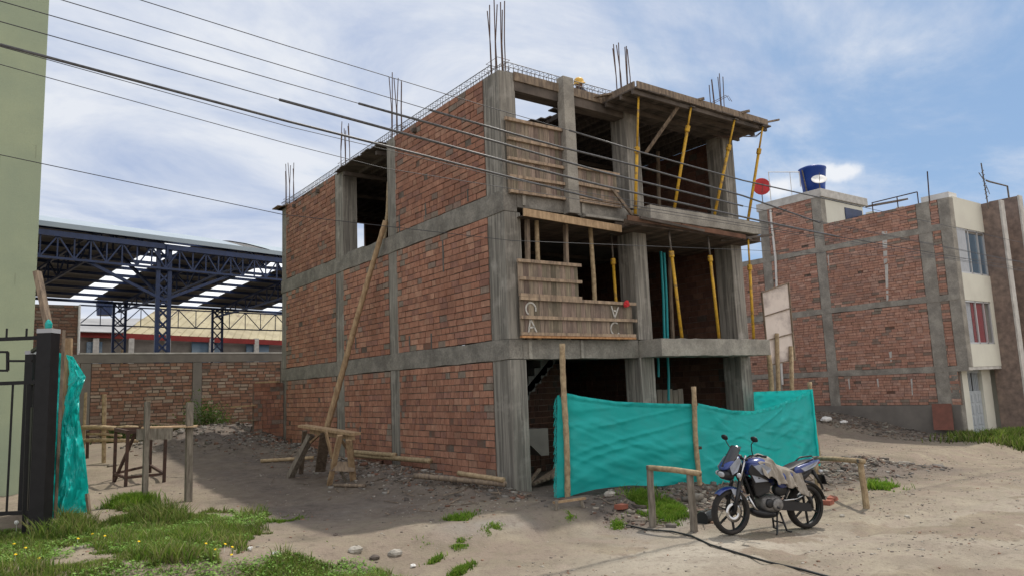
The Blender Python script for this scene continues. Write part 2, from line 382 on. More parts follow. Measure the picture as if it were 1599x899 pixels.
dark = np.maximum(dark, 1.1*sst(-3.3, -2.6, y_+.6*(fbm(x_*1.2, y_*1.2, 77, 3)-.5))*sst(-.6, .2, x_)*sst(10, 7.5, x_)*sst(14, 9, y_))
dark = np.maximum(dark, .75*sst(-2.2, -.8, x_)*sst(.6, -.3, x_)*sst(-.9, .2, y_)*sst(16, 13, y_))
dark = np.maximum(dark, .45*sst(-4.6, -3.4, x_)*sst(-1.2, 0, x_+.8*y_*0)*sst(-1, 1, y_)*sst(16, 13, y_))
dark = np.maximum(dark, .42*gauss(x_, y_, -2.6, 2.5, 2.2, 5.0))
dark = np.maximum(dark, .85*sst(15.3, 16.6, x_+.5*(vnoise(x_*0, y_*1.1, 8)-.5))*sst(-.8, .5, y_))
dark = np.maximum(dark, .8*sst(-5.2, -3.2, x_+.8*(fbm(x_*.7, y_*.7, 14, 3)-.5))*sst(.6, -.2, x_)*sst(-1.7, .6, y_+.9*(fbm(x_*.8, y_*.8, 15, 3)-.5))*sst(17, 13, y_))  # darker soil plus the building's shade painted into the ground colour
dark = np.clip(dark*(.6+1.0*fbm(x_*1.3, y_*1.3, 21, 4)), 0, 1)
lightsand = np.clip(gauss(x_, y_, -.2, -4.6, 2.2, .9)*1.0 + .6*gauss(x_, y_, 5, -7, 5, 2), 0, 1)*(fbm(x_*1.1, y_*1.1, 31, 4) > .42)
grey = np.clip(gauss(x_, y_, -2.6, 1.2, 1.6, 1.0)*.8+gauss(x_, y_, -1.9, -1.9, .8, .4)*.7+gauss(x_, y_, .3, -3.0, 1.2, .5)*.7, 0, 1)*np.clip(fbm(x_*2, y_*2, 41, 4)*2-.3, 0, 1)
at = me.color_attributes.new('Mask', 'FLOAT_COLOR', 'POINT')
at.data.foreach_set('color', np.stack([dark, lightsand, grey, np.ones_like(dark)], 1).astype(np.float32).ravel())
gm = mat('dry_earth', (.325, .275, .20), (.213, .177, .127), 1.1, .97, .8, 22, dist=.035, c3=(.27, .215, .165), s3=2.4, t3=(.45, .6), bdetail=12)
nt2 = gm.node_tree; bs = nt2.nodes['Principled BSDF']; src = bs.inputs['Base Color'].links[0].from_socket
am = nt2.nodes.new('ShaderNodeAttribute'); am.attribute_name = 'Mask'; sp = nt2.nodes.new('ShaderNodeSeparateColor'); nt2.links.new(am.outputs['Color'], sp.inputs[0])
geo = nt2.nodes.new('ShaderNodeNewGeometry')
def gn(sc, a, b, det=8):
    n = nt2.nodes.new('ShaderNodeTexNoise'); n.inputs['Scale'].default_value = sc; n.inputs['Detail'].default_value = det; n.inputs['Roughness'].default_value = .65
    nt2.links.new(geo.outputs['Position'], n.inputs['Vector']); r = nt2.nodes.new('ShaderNodeMapRange'); r.inputs[1].default_value = a; r.inputs[2].default_value = b; nt2.links.new(n.outputs['Fac'], r.inputs[0]); return r.outputs[0]
def gmix(f, a, b, mode='MIX'):
    x = nt2.nodes.new('ShaderNodeMix'); x.data_type = 'RGBA'; x.blend_type = mode
    for i, qq in ((0, f), (6, a), (7, b)):
        if hasattr(qq, 'links'): nt2.links.new(qq, x.inputs[i])
        else: x.inputs[i].default_value = qq if i == 0 else (*qq, 1)
    return x.outputs[2]
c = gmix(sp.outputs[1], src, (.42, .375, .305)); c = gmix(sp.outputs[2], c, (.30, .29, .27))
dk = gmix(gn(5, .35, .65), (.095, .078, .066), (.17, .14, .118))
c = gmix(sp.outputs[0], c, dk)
c = gmix(gn(9, .54, .66), c, gmix(.45, c, (.12, .09, .07)))           # dark clods
c = gmix(gn(1.7, .5, .62), c, gmix(.35, c, (.2, .16, .125)))
c = gmix(gn(60, .62, .72, 4), c, gmix(.4, c, (.55, .5, .42)))          # pale grit
c = gmix(.35, c, gmix(gn(45, .3, .7, 5), (.45, .45, .45), (1, 1, 1)), 'MULTIPLY')
nt2.links.new(c, bs.inputs['Base Color'])
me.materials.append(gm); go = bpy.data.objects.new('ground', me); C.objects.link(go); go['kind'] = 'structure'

# stones scattered over the ground (uncountable)
def rocks(name, pts, sizes, cols, material, kind='stuff', flat=.6):
    n = len(pts); base = np.array([(x, y, z) for z in (-1, 1) for y in (-1, 1) for x in (-1, 1)], float)*.6
    P = base[None]*(1+rng.uniform(-.35, .35, (n, 8, 3)))*np.array(sizes)[:, None, None]*np.array([1, 1, flat])*(1+rng.uniform(-.3, .3, (n, 1, 3)))
    a = rng.uniform(0, 6.28, n); ca, sa = np.cos(a)[:, None], np.sin(a)[:, None]
    X = P[..., 0]*ca-P[..., 1]*sa; Y = P[..., 0]*sa+P[..., 1]*ca
    P = np.stack([X, Y, P[..., 2]], -1)+np.array(pts)[:, None, :]
    fc = np.array([(0, 2, 3, 1), (4, 5, 7, 6), (0, 1, 5, 4), (2, 6, 7, 3), (0, 4, 6, 2), (1, 3, 7, 5)])
    Fq = (np.arange(n)[:, None, None]*8+fc[None]).reshape(-1, 4).astype(np.int32)
    m = bpy.data.meshes.new(name); m.vertices.add(n*8); m.vertices.foreach_set('co', P.astype(np.float32).ravel())
    m.loops.add(Fq.size); m.loops.foreach_set('vertex_index', Fq.ravel()); m.polygons.add(len(Fq)); m.polygons.foreach_set('loop_start', (np.arange(len(Fq))*4).astype(np.int32)); m.update()
    at = m.color_attributes.new('Col', 'FLOAT_COLOR', 'POINT'); cc = np.repeat(np.array(cols), 8, 0); at.data.foreach_set('color', np.concatenate([cc, np.ones((len(cc), 1))], 1).astype(np.float32).ravel())
    m.materials.append(material); o = bpy.data.objects.new(name, m); C.objects.link(o)
    if kind: o['kind'] = kind
    return o
def scatter(n, x0, x1, y0, y1, fn=None):
    x = rng.uniform(x0, x1, n); y = rng.uniform(y0, y1, n)
    if fn is not None: k = rng.uniform(0, 1, n) < fn(x, y); x, y = x[k], y[k]
    k = ~((x > -.02) & (x < 7.1) & (y > -.05) & (y < 12.5)) | (y < -.05); x, y = x[k], y[k]
    return x, y
PAL = np.array([(.36, .32, .27), (.27, .235, .195), (.45, .41, .35), (.2, .17, .145), (.32, .2, .14)])
x, y = scatter(21000, -7, 14, -9.3, 6, lambda x, y: .15+.85*(fbm(x*.8, y*.8, 51, 3) > .5))
rocks('gravel', np.stack([x, y, ghn(x, y)+.002], 1), rng.gamma(1.6, .0052, len(x))+.004, PAL[rng.integers(0, 5, len(x))]*rng.uniform(.7, 1.1, (len(x), 1)), M['pebble'])
dm = lambda x, y: np.clip(sum(min(1, h*6)*gauss(x, y, cx, cy, rx, ry) for cx, cy, rx, ry, h in MOUNDS), 0, 1)
x, y = scatter(16000, -4.5, 10, -3.5, 15.5, dm)
rocks('rubble', np.stack([x, y, ghn(x, y)+.005], 1), rng.gamma(2, .014, len(x))+.008, np.array([(.16, .145, .13), (.24, .22, .2), (.1, .085, .075), (.19, .12, .09), (.33, .31, .28)])[rng.integers(0, 5, len(x))], M['pebble'])
x, y = scatter(9000, -.2, 9, -3.3, -1.3, lambda x, y: np.exp(-((y+2.3)/.5)**2)*np.clip(fbm(x*1.8, y*1.8, 58, 3)*1.8-.4, 0, 1))
rocks('bank_rubble', np.stack([x, y, ghn(x, y)+.003], 1), rng.gamma(1.8, .013, len(x))+.006, np.array([(.17, .15, .13), (.26, .235, .2), (.1, .085, .072), (.2, .13, .1), (.38, .34, .28)])[rng.integers(0, 5, len(x))], M['pebble'])
x, y = scatter(26000, -2.4, -.03, -.8, 13, lambda x, y: np.clip(np.exp(-((x+.1)/.85)**2)*(fbm(x*1.5, y*.8, 57, 3)*1.9-.45), 0, 1))
rocks('wall_rubble', np.stack([x, y, ghn(x, y)+.005], 1), rng.gamma(1.7, .012, len(x))+.006, np.array([(.17, .15, .13), (.24, .22, .195), (.1, .085, .072), (.22, .12, .085), (.34, .31, .27)])[rng.integers(0, 5, len(x))], M['pebble'])
mb = MB()
for i in range(420):
    if i < 260: x, y = -abs(random.gauss(0, .9))-.1, random.uniform(-.6, 9)
    else: x, y = random.uniform(.2, 9), random.uniform(-3.2, -1.9)
    l = random.uniform(.06, .35); a = random.uniform(0, 3.14); p_ = V((x, y, gh(x, y)+.015)); q_ = p_+V((math.cos(a)*l, math.sin(a)*l, 0)); q_.z = gh(q_.x, q_.y)+random.uniform(.01, .05)
    if p_.x > -.02 and p_.y > -.1: continue
    k = random.uniform(.4, 1.3); mb.bar(p_, q_, random.uniform(.006, .03), random.uniform(.005, .012), col=(k, k, k), j=.003)
mb.build('wood_scraps', M['wood'])['kind'] = 'stuff'
x, y = scatter(2600, 15.2, 17.8, -1, 7)
rocks('roadside_rubble', np.stack([x, y, ghn(x, y)], 1), rng.gamma(2, .013, len(x))+.008, np.array([(.13, .11, .09), (.2, .17, .14), (.1, .085, .075), (.17, .12, .09), (.26, .24, .2)])[rng.integers(0, 5, len(x))], M['pebble'])
for k, (px, py, s, lab, mt) in enumerate([(555, 861, .085, 'pale angular rock at the edge of the front grass', 'stone'), (617, 866, .085, 'flat whitish stone right of the angular rock', 'stone'),
        (524, 835, .03, 'small dark clod lying on the sunlit dirt', 'darkstone'), (1334, 736, .10, 'round grey stone behind the right rail post', 'darkstone'),
        (952, 774, .10, 'rounded stone under the teal cloth hem', 'stone'), (1315, 806, .045, 'small grey stone left of the right rail post', 'stone'),
        (585, 872, .06, 'brown clod beside the whitish stone at the grass edge', 'darkstone')]):
    p = G(px, py); o = MB().ball((p.x, p.y, p.z+s*.3), s, (1.2, .8, .6), 10, j=.12).build('stone', M[mt], smooth=False); tag(o, lab, 'stone')
for px, py, lab in [(645, 885, 'crumpled white litter scrap near the bottom edge'), (430, 866, 'white crumpled paper beside the grass tip'), (390, 858, 'small white litter piece in the grass edge')]:
    p = G(px, py); o = MB().ball((p.x, p.y, p.z+.02), .035, (1.2, .8, .6), 8, j=.25).build('litter', M['white']); tag(o, lab, 'litter')

# ------------------------------------------------------------------ brick walls made of separate bricks
BR = [(.52, .265, .18), (.55, .285, .195), (.48, .24, .165), (.58, .325, .225), (.52, .255, .17), (.42, .22, .165), (.54, .28, .19)]
def brickwall(parent, name, ax, pos, out, u0, u1, z0, z1, course=.135, widths=(.12, .2, .25, .12), mt='brick', pal=BR, thick=.11, topfn=None, gap=.014, dull=1.0, j=.004):
    """ax 'x': plane X=pos, u is Y; ax 'y': plane Y=pos, u is X; out is the sign of the outward normal"""
    mb = MB(); n = max(1, round((z1-z0)/course)); ch = (z1-z0)/n
    for r in range(n):
        za = z0+r*ch+gap*.5; zb = z0+(r+1)*ch-gap*.5; u = u0+random.uniform(0, .03)
        tone = random.uniform(.93, 1.05); run = random.choice(widths)
        while u < u1-.03:
            if random.random() < .3: run = random.choice(widths)
            wd = min(run*random.uniform(.92, 1.06), u1-u-.004)
            if topfn and z0+(r+1)*ch > topfn(u+wd/2)+.01: u += wd+gap; continue
            c = random.choice(pal); edge = min(z1-zb, u-u0, u1-u-wd, (za-z0)*1.5)
            if edge < .16 and random.random() < .22: c = (.36+random.uniform(-.03, .05), .29, .235)
            elif random.random() < .02: c = (.36, .27, .22)
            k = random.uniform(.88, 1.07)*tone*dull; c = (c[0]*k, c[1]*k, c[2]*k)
            o = random.uniform(.003, .018)*out; b = pos-.03*out
            ja = j; zz0 = za+random.uniform(-ja, ja); zz1 = zb+random.uniform(-ja, ja)
            if random.random() > .012:
                if ax == 'x': mb.box(*sorted((pos+o, b)), u, u+wd, zz0, zz1, c, j=.0025)
                else: mb.box(u, u+wd, *sorted((pos+o, b)), zz0, zz1, c, j=.0025)
            u += wd+gap*random.uniform(.6, 1.5)
    w_ = mb.build(name, M[mt], parent)
    m2 = MB(); a, b = sorted((pos-.004*out, pos-thick*out))
    if topfn:
        s = .5; u = u0
        while u < u1-.01:
            e = min(u+s, u1); t = min(topfn(u), topfn(e))
            (m2.box(a, b, u, e, z0, t) if ax == 'x' else m2.box(u, e, a, b, z0, t)); u = e
    else: (m2.box(a, b, u0, u1, z0, z1) if ax == 'x' else m2.box(u0, u1, a, b, z0, z1))
    m2.build('mortar_bed', M['mortar'], w_)
    return w_

# ------------------------------------------------------------------ the unfinished building
B = thing('unfinished_building', 'three storey unfinished brick building with bare concrete frame and open street side', 'building', (0, 0, 0))
Z1B, Z1, Z2B, Z2, Z3 = 2.43, 2.81, 5.25, 5.66, 8.08
SB, SC, SD, SE = (4.42, 4.86), (7.55, 8.08), (12.08, 12.5), 12.5
def column(x0, x1, y0, y1, z0, z1, m='conc'):
    o = MB().box(x0, x1, y0, y1, z0, z1).build('column', M[m], B, bevel=.012); return o
for z0, z1 in ((-.4, Z1B), (Z1, Z2B), (Z2, Z3)):
    column(0, .38, 0, .57, z0, z1)
    column(-.0, .36, SB[0], SB[1], z0, z1); column(0, .42, SC[0], SC[1], z0, z1); column(0, .36, SD[0], SD[1], z0, z1)
    column(3.36, 3.78, -.06, .42, z0, z1); column(6.72, 7.12, -.06, .45, z0, z1)
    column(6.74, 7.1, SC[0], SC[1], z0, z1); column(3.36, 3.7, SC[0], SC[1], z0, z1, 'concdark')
# side beams at each storey, proud of the bricks by a few millimetres
def jog(o, s=.02):
    for v in o.data.vertices: v.co.x += random.uniform(-s, s)*.3; v.co.z += random.uniform(-s, s)*.4
def beamY(x0, x1, y0, y1, z0, z1, name='floor_beam', m='concb', n=26):
    mb = MB(); ys = [y0+(y1-y0)*i/n for i in range(n+1)]
    rings = []
    for yy in ys:
        a, b = random.uniform(-.012, .012), random.uniform(-.014, .014)
        rings.append([(x0-random.uniform(0, .008), yy, z0+a), (x1, yy, z0+a), (x1, yy, z1+b*.3), (x0-random.uniform(0, .008), yy, z1+b)])
    return mb.loft(rings).build(name, M[m], B, bevel=.006)
def beamX(x0, x1, y0, y1, z0, z1, name='floor_beam', m='concb', n=14):
    mb = MB(); rings = []
    for i in range(n+1):
        xx = x0+(x1-x0)*i/n; a, b = random.uniform(-.008, .008), random.uniform(-.006, .006); yo = random.uniform(0, .006)
        rings.append([(xx, y0-yo, z0+a), (xx, y1, z0+a), (xx, y1, z1), (xx, y0-yo, z1+b)])
    return mb.loft(rings).build(name, M[m], B, bevel=.006)
beamY(-.012, .3, -.01, SE+.03, Z1B, Z1); beamY(-.012, .3, -.01, SE+.03, Z2B, Z2)
beamX(.3, 3.37, -.018, .35, Z1B, Z1-.004); beamX(.3, 3.37, -.018, .35, Z2B+.1, Z2-.004)
beamX(3.37, 7.12, -.02, .35, Z1B+.02, Z1-.1); beamX(3.37, 7.12, -.02, .35, Z2B+.08, Z2-.1)
# short vertical board joints standing on the first and second floor beams
for x, z0, z1 in ((.42, Z1B+.01, Z1-.02), (1.72, Z1B+.01, Z1-.02), (.42, Z2B+.14, Z2-.02), (1.95, Z2B+.14, Z2-.02)):
    MB().box(x, x+.07, -.05, -.02, z0, z1).build('beam_rib', M['conclight'], B)
# slabs
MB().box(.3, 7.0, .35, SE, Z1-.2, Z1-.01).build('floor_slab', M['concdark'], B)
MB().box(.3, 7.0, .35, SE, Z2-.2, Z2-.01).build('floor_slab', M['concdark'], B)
def cantilever(x0, x1, y0, z0, z1, m='conclight'):
    n = 24; rings = []
    for i in range(n+1):
        xx = x0+(x1-x0)*i/n; a, b, c_ = [random.uniform(-.007, .007) for _ in range(3)]
        rings.append([(xx, y0+c_, z0+a), (xx, -.024, z0+a), (xx, -.024, z1), (xx, y0+c_*.5, z1+b)])
    return MB().loft(rings).build('balcony_slab', M[m], B, bevel=.01)
cantilever(3.37, 7.05, -.68, 2.43, 2.795); cantilever(3.32, 7.12, -.66, 5.30, 5.60)
MB().box(1.9, 3.3, -.22, -.03, 5.29, 5.345).build('balcony_slab', M['conclight'], B, bevel=.01)
# brick panels on the long side wall
for z0, z1 in ((-.15, Z1B-.012), (Z1+.012, Z2B-.012), (Z2+.012, Z3)):
    for k, (a, b) in enumerate(((.575, SB[0]-.006), (SB[1]+.006, SC[0]-.006), (SC[1]+.006, SD[0]-.006))):
        if k == 1 and z0 > 5: continue
        brickwall(B, 'brick_panel', 'x', .0, -1, a, b, z0 if z0 > 0 or k == 0 else z0+.12*k, z1, course=.134, gap=.018, dull=1.0 if z0 < 5 else .85,
                  widths=(.15, .22, .30, .3) if z0 > 2 else (.15, .15, .22, .3))
# dark strips painting the shade inside narrow gaps of missing bricks
for px, py0, py1 in ((563, 450+190*0+180, 648), (563, 665, 690), (556, 525, 545), (640, 524, 548), (674, 520, 545), (692, 375, 425), (665, 318, 340), (624, 336, 362), (731, 296, 315)):
    a = OX(px, py0, -.0); b = OX(px, py1, -.0)
    MB().box(-.017, .0, a.y-.025, a.y+.025, b.z, a.z).build('slot_shade', M['concdark'], B)
# low sill blocks in the open upper bay
MB().box(.02, .16, SC[0]-1.2, SC[0]-.2, Z2+.004, Z2+.05).build('sill', M['concb'], B)
# interior walls, brick darkened to paint in room shade: rear wall with an opening on the top floor, party wall on the right
def shadewall(ax, pos, out, u0, u1, z0, z1): return brickwall(B, 'brick_panel', ax, pos, out, u0, u1, z0, z1, course=.15, widths=(.25, .3), dull=.36)
for z0, z1 in ((0, Z1-.2), (Z1, Z2-.2)): shadewall('y', 12.25, -1, .4, 6.7, z0, z1)
shadewall('y', 12.25, -1, .4, 2.1, Z2, Z3); shadewall('y', 12.25, -1, 2.85, 6.7, Z2, Z3); shadewall('y', 12.25, -1, 2.1, 2.85, Z2, 6.7); shadewall('y', 12.25, -1, 2.1, 2.85, 7.82, Z3)
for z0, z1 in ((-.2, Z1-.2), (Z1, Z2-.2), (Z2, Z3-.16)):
    shadewall('x', 6.98, -1, .46, SC[0], z0, z1); shadewall('x', 6.98, -1, SC[1], 12.2, z0, z1)
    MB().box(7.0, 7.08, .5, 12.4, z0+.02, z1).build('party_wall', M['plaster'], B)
brickwall(B, 'brick_panel', 'y', 6.3, -1, 3.8, 6.7, 0, Z1B, dull=.2); brickwall(B, 'brick_panel', 'y', 7.4, -1, 3.8, 6.7, Z1, Z2B, dull=.2)  # inner brick darkened strongly, room shade painted into the colour
# interior stair seen through the left ground floor bay
st = MB()
for i in range(9):
    st.box(.55+i*.17, .55+(i+1)*.17, 1.3, 2.2, 1.15+i*.165-.16, 1.15+(i+1)*.165)
st.prism([(.45, 1.3, 1.12), (.45, 1.3, .92), (2.15, 1.3, 2.42), (2.15, 1.3, 2.62)], (0, .9, 0))
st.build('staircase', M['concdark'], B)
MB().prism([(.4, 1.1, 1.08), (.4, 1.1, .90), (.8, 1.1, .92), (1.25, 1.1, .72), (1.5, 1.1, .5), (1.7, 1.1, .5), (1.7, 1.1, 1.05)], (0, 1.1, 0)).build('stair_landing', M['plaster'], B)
brickwall(B, 'brick_panel', 'y', 2.45, -1, .4, 3.2, 0, Z1B, dull=.2)  # brick behind the stair, darkened with painted room shade
# roof deck: boards on joists with a stairwell hole at the street corner
dk_ = MB()
y = .36
while y < 12.55:
    wd = random.uniform(.17, .24); x0 = 2.28+random.uniform(-.12, .2) if y < 3.3 else (-.16 if (SB[1]-.1 < y < SC[0]+.1 or y > 11.9) else .02)+random.uniform(-.05, .02)
    k = random.uniform(.6, 1.25); dk_.box(x0, 7.15, y, y+wd-.012, Z3-.05, Z3-.022, (k, k, k)); y += wd
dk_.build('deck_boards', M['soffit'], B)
dj = MB()
for i in range(24):
    xx = .35+i*.3; y0 = .3 if xx > 2.3 else 3.35; k = random.uniform(.6, 1.1); dj.box(xx, xx+.05, y0, 12.5, Z3-.15, Z3-.052, (k, k, k))
dj.build('deck_joists', M['soffit'], B)
dj = MB()
for yy in (3.3, 5.2, 7.2, 9.2, 11.2): dj.box(-.1, 7.0, yy, yy+.09, Z3-.25, Z3-.152, (.9, .9, .9))
dj.build('deck_bearers', M['soffit'], B)
# cantilevered roof deck over the street on the right bay
cdk = MB(); x = 2.7
while x < 7.25:
    wd = random.uniform(.16, .22); k = random.uniform(.6, 1.2); cdk.box(x, x+wd-.012, -1.02-random.uniform(0, .06), .36, 7.9, 7.93, (k, k, k)); x += wd
cdk.build('deck_boards', M['soffit'], B)
MB().bar((2.75, -1.04, 7.99), (7.2, -1.04, 7.99), .03, .15, col=(1, 1, 1)).build('edge_board', M['wood'], B)
MB().bar((2.72, -1.0, 7.99), (2.72, .3, 7.99), .03, .15, col=(.9, .9, .9)).build('edge_board', M['wood'], B)
mb = MB()
for yy in (-.95, -.6, -.15): mb.bar((2.7, yy, 7.85), (7.25, yy, 7.85), .06, .09, col=(1, 1, 1))
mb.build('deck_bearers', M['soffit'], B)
MB().box(2.8, 7.15, -.98, .3, 7.935, 7.99).build('roof_slab', M['conclight'], B)
# front roof beam box and right roof beam
MB().box(.36, 3.4, -.01, .3, 7.72, 8.05).build('beam_formwork', M['soffit'], B, bevel=.006)
MB().box(.34, 3.4, -.045, -.012, 7.92, 8.1).build('edge_board', M['wood'], B)
MB().box(-.06, .25, 11.9, 12.75, Z3-.02, Z3+.03).build('edge_board', M['wood'], B)
MB().box(-.3, -.02, 12.05, 12.6, Z3-.05, Z3-.022).build('edge_board', M['wood'], B)
# slender concrete post in the left bay of the top floor
MB().box(1.48, 1.76, -.2, .02, Z2-.33, 8.22).build('column', M['conclight'], B, bevel=.01)
# boards under the second floor slab (left bay soffit and edge board) and brown deck under the balcony
MB().bar((.2, -.34, 5.17), (2.75, -.34, 5.09), .03, .15, col=(1.1, 1.1, 1.1)).build('edge_board', M['freshwood'], B)
sb_ = MB(); x = .3
while x < 7.1:
    wd = random.uniform(.16, .24); k = random.uniform(.6, 1.2); sb_.box(x, min(x+wd-.01, 7.15), -.62 if x > 2.7 else -.30, 1.5, 5.13, 5.155, (k, k*.9, k*.85)); x += wd
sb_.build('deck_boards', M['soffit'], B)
mb = MB()
for yy in (-.5, -.2, .15, .6): mb.bar((2.7, yy, 5.21), (7.25, yy, 5.22), .06, .1, col=(1, .9, .8))
mb.bar((2.6, -.68, 5.24), (5.6, -.7, 5.2), .03, .11, col=(1.2, .8, .6)); mb.bar((4.2, -.72, 5.22), (6.4, -.72, 5.17), .03, .1, col=(1.3, .8, .6))
mb.bar((2.9, -.75, 5.26), (4.9, -.74, 5.17), .04, .05, col=(1, 1, 1)); mb.bar((5.9, -.4, 5.1), (7.4, -.75, 5.3), .05, .05)
mb.build('deck_bearers', M['soffit'], B)
mb = MB()
for yy in (2, 4, 6, 8): mb.bar((.4, yy, 5.4), (6.9, yy, 5.4), .08, .1, col=(.7, .7, .7))
mb.build('deck_bearers', M['soffit'], B)

# starter bars and stirrup cages
def starters(cx, cy, z0, ztop, n, wx=.13, wy=.18):
    for i in range(n):
        a = 2*math.pi*i/n; x = cx+wx*math.cos(a); y = cy+wy*math.sin(a); t = ztop+random.uniform(-.22, .12)
        MB().tube([(x, y, z0-.05), (x+random.uniform(-.02, .02), y, (z0+t)/2), (x+random.uniform(-.05, .05), y+random.uniform(-.05, .05), t)], .012, 5).build('starter_bar', M['rebar'], B)
    mb = MB()
    for k in range(2):
        z = z0+.12+k*.18; mb.tube([(cx-wx-.02, cy-wy-.02, z), (cx+wx+.02, cy-wy-.02, z), (cx+wx+.02, cy+wy+.02, z), (cx-wx-.02, cy+wy+.02, z), (cx-wx-.02, cy-wy-.02, z)], .006, 4)
    mb.build('stirrup', M['rebar'], B)
starters(.19, .28, Z3, 9.75, 7); starters(.18, 4.64, Z3, 9.72, 6); starters(.2, 7.8, Z3, 9.45, 6); starters(.18, 12.28, Z3, 9.5, 6)
starters(3.57, .15, Z3, 9.62, 7); starters(6.92, .15, Z3, 9.5, 6)
def cage(p, q, w=.17, h=.2, step=.11, drop=0):
    p = V(p); q = V(q); d = q-p; L_ = d.length; d.normalize(); s = d.cross(V((0, 0, 1))).normalized()*w/2; u = V((0, 0, h))
    mb = MB()
    for a in (s, -s):
        for b in (V((0, 0, 0)), u): mb.tube([p+a+b, (p+q)/2+a+b+V((0, 0, random.uniform(-.01, .01))), q+a+b], .009, 5)
    n = int(L_/step)
    for i in range(n+1):
        c_ = p+d*(i*step+random.uniform(-.015, .015)); k = d*random.uniform(-.02, .02)
        mb.tube([c_+s, c_+s+u+k, c_-s+u+k, c_-s, c_+s], .007, 4)
    return mb.build('rebar_cage', M['rebarblue'], B)
cage((.12, .3, Z3+.02), (.12, 4.5, Z3+.02)); cage((.12, 4.7, Z3+.02), (.12, 7.7, Z3+.0)); cage((.12, 7.9, Z3+.02), (.12, 12.7, Z3+.02))
cage((.2, .15, Z3+.04), (3.5, .15, Z3+.04))
# loose bars sticking out over the roof edges
def loose(pts, r=.007, nm='bent_bar'): MB().tube(pts, r, 5).build(nm, M['rebar'], B)
for o_ in ((3.6, .1), (5.3, -.6), (6.6, .0)):
    for k in range(2):
        x0, y0 = o_[0]+k*.08, o_[1]
        loose([(x0-.2, y0+.3, 8.05), (x0+.1, y0-.2, 8.2), (x0+.3, y0-.5, 8.33), (x0+.33, y0-.56, 8.18)])
for k in range(3): loose([(6.2+k*.05, -.2, 7.75-.03*k), (6.9, -.9, 7.62+.02*k), (7.1, -1.1, 7.85)])
MB().bar((7.0, -.9, 7.97), (7.6, -1.1, 8.12), .05, .04).build('edge_board', M['wood'], B)
MB().bar((4.0, .2, 8.0), (4.75, -1.15, 8.06), .05, .05).build('edge_board', M['wood'], B)
MB().bar((5.6, .2, 8.02), (6.3, -1.2, 8.06), .06, .05).build('edge_board', M['wood'], B)
MB().bar((2.4, .1, 8.02), (3.2, -.95, 8.05), .09, .04).build('edge_board', M['wood'], B)

# ------------------------------------------------------------------ timber shutter panels (things fixed on the frame)
def shutter(x0, x1, z0, z1, y, label, battens, jag=0, z1r=None):
    t = thing('timber_shutter_panel', label, 'shutter panel', (x0, y, z0), 'timber shutter panels closing the left bays')
    mb = MB(); x = x0
    while x < x1-.02:
        wd = min(random.uniform(.09, .15), x1-x); k = random.uniform(.62, 1.1); kk = random.uniform(.92, 1.08)
        mb.box(x, x+wd-.005, y, y+.022+random.uniform(0, .006), z0+random.uniform(-.01, .01), z1+random.uniform(-.012, .012), (k, k*.98*kk, k*.93)); x += wd
    mb.build('planks', M['plank'], t)
    for zb, ex0, ex1 in battens:
        MB().bar((x0+ex0, y-.03, zb+random.uniform(-.01, .01)), (x1+ex1, y-.03, zb+random.uniform(-.015, .015)), .055, .06, col=(1.5, 1.45, 1.4), j=.003).build('batten', M['wood'], t)
    return t
Y0 = -.10
shutter(.2, 1.69, 3.60, 4.30, Y0, 'short upper timber panel over the lettered one on the middle floor', [(4.28, -.03, .06), (3.95, 0, .06), (3.63, 0, .04)])
tp = shutter(.2, 3.16, 2.87, 3.58, Y0, 'long low timber panel with white letters on the middle floor', [(3.56, 0, .08), (3.2, .0, .08), (2.9, 0, .02)])
MB().bar((.15, Y0-.06, 2.84), (3.15, Y0-.06, 2.83), .05, .04, col=(1.2, .9, .7)).build('batten', M['freshwood'], tp)
shutter(.08, 1.47, 5.60, 7.08, -.06, 'tall timber panel left of the slender post on the top floor', [(7.06, -.04, 0), (6.68, 0, 0), (6.28, .0, 0), (5.93, .0, 0), (5.63, .02, 0)])
shutter(1.78, 2.98, 5.66, 6.38, -.06, 'small timber panel right of the slender post on the top floor', [(6.36, 0, .05), (6.0, 0, 0), (5.72, 0, .03), (5.64, 0, .05)])
# painted letters
def strokes(segs, o, sx, sz, ang, y):
    mb = MB(); ca, sa = math.cos(ang), math.sin(ang)
    def T(p):
        x, z = p[0]*sx, p[1]*sz; return V((o[0]+x*ca-z*sa, y, o[1]+x*sa+z*ca))
    for s in segs:
        for a, b in zip(s[:-1], s[1:]): mb.bar(T(a), T(b), .032, .008, up=(0, 1, 0))
    return mb.build('painted_letter', M['chalk'], tp)
AA = [[(-.5, -.5), (0, .5), (.5, -.5)], [(-.3, -.12), (.3, -.12)]]
CC = [[(.5*math.cos(R(a)), .5*math.sin(R(a))) for a in range(50, 311, 20)]]
def at_px(px, py): p = OY(px, py, Y0-.012); return (p.x, p.z)
strokes(AA, at_px(830, 508), .20, .27, R(8), Y0-.012)
strokes(CC, at_px(829, 482), .24, .24, R(-70), Y0-.012)
strokes(AA, at_px(960, 487), .20, .24, R(175), Y0-.012)
strokes(CC, at_px(961, 513), .26, .26, R(8), Y0-.012)
o = MB().ball(OY(978, 474, -.17), .085, (1.1, .5, .8), 10, j=.25).build('red_rag', M['redrag']); tag(o, 'red rag hung on the right end of the lettered timber panel', 'rag')
o = MB().bar(OY(956, 296, -.13), OY(996, 347, -.4), .09, .05).build('diagonal_brace', M['wood']); tag(o, 'diagonal board leaning from the small top timber panel to the balcony', 'board')
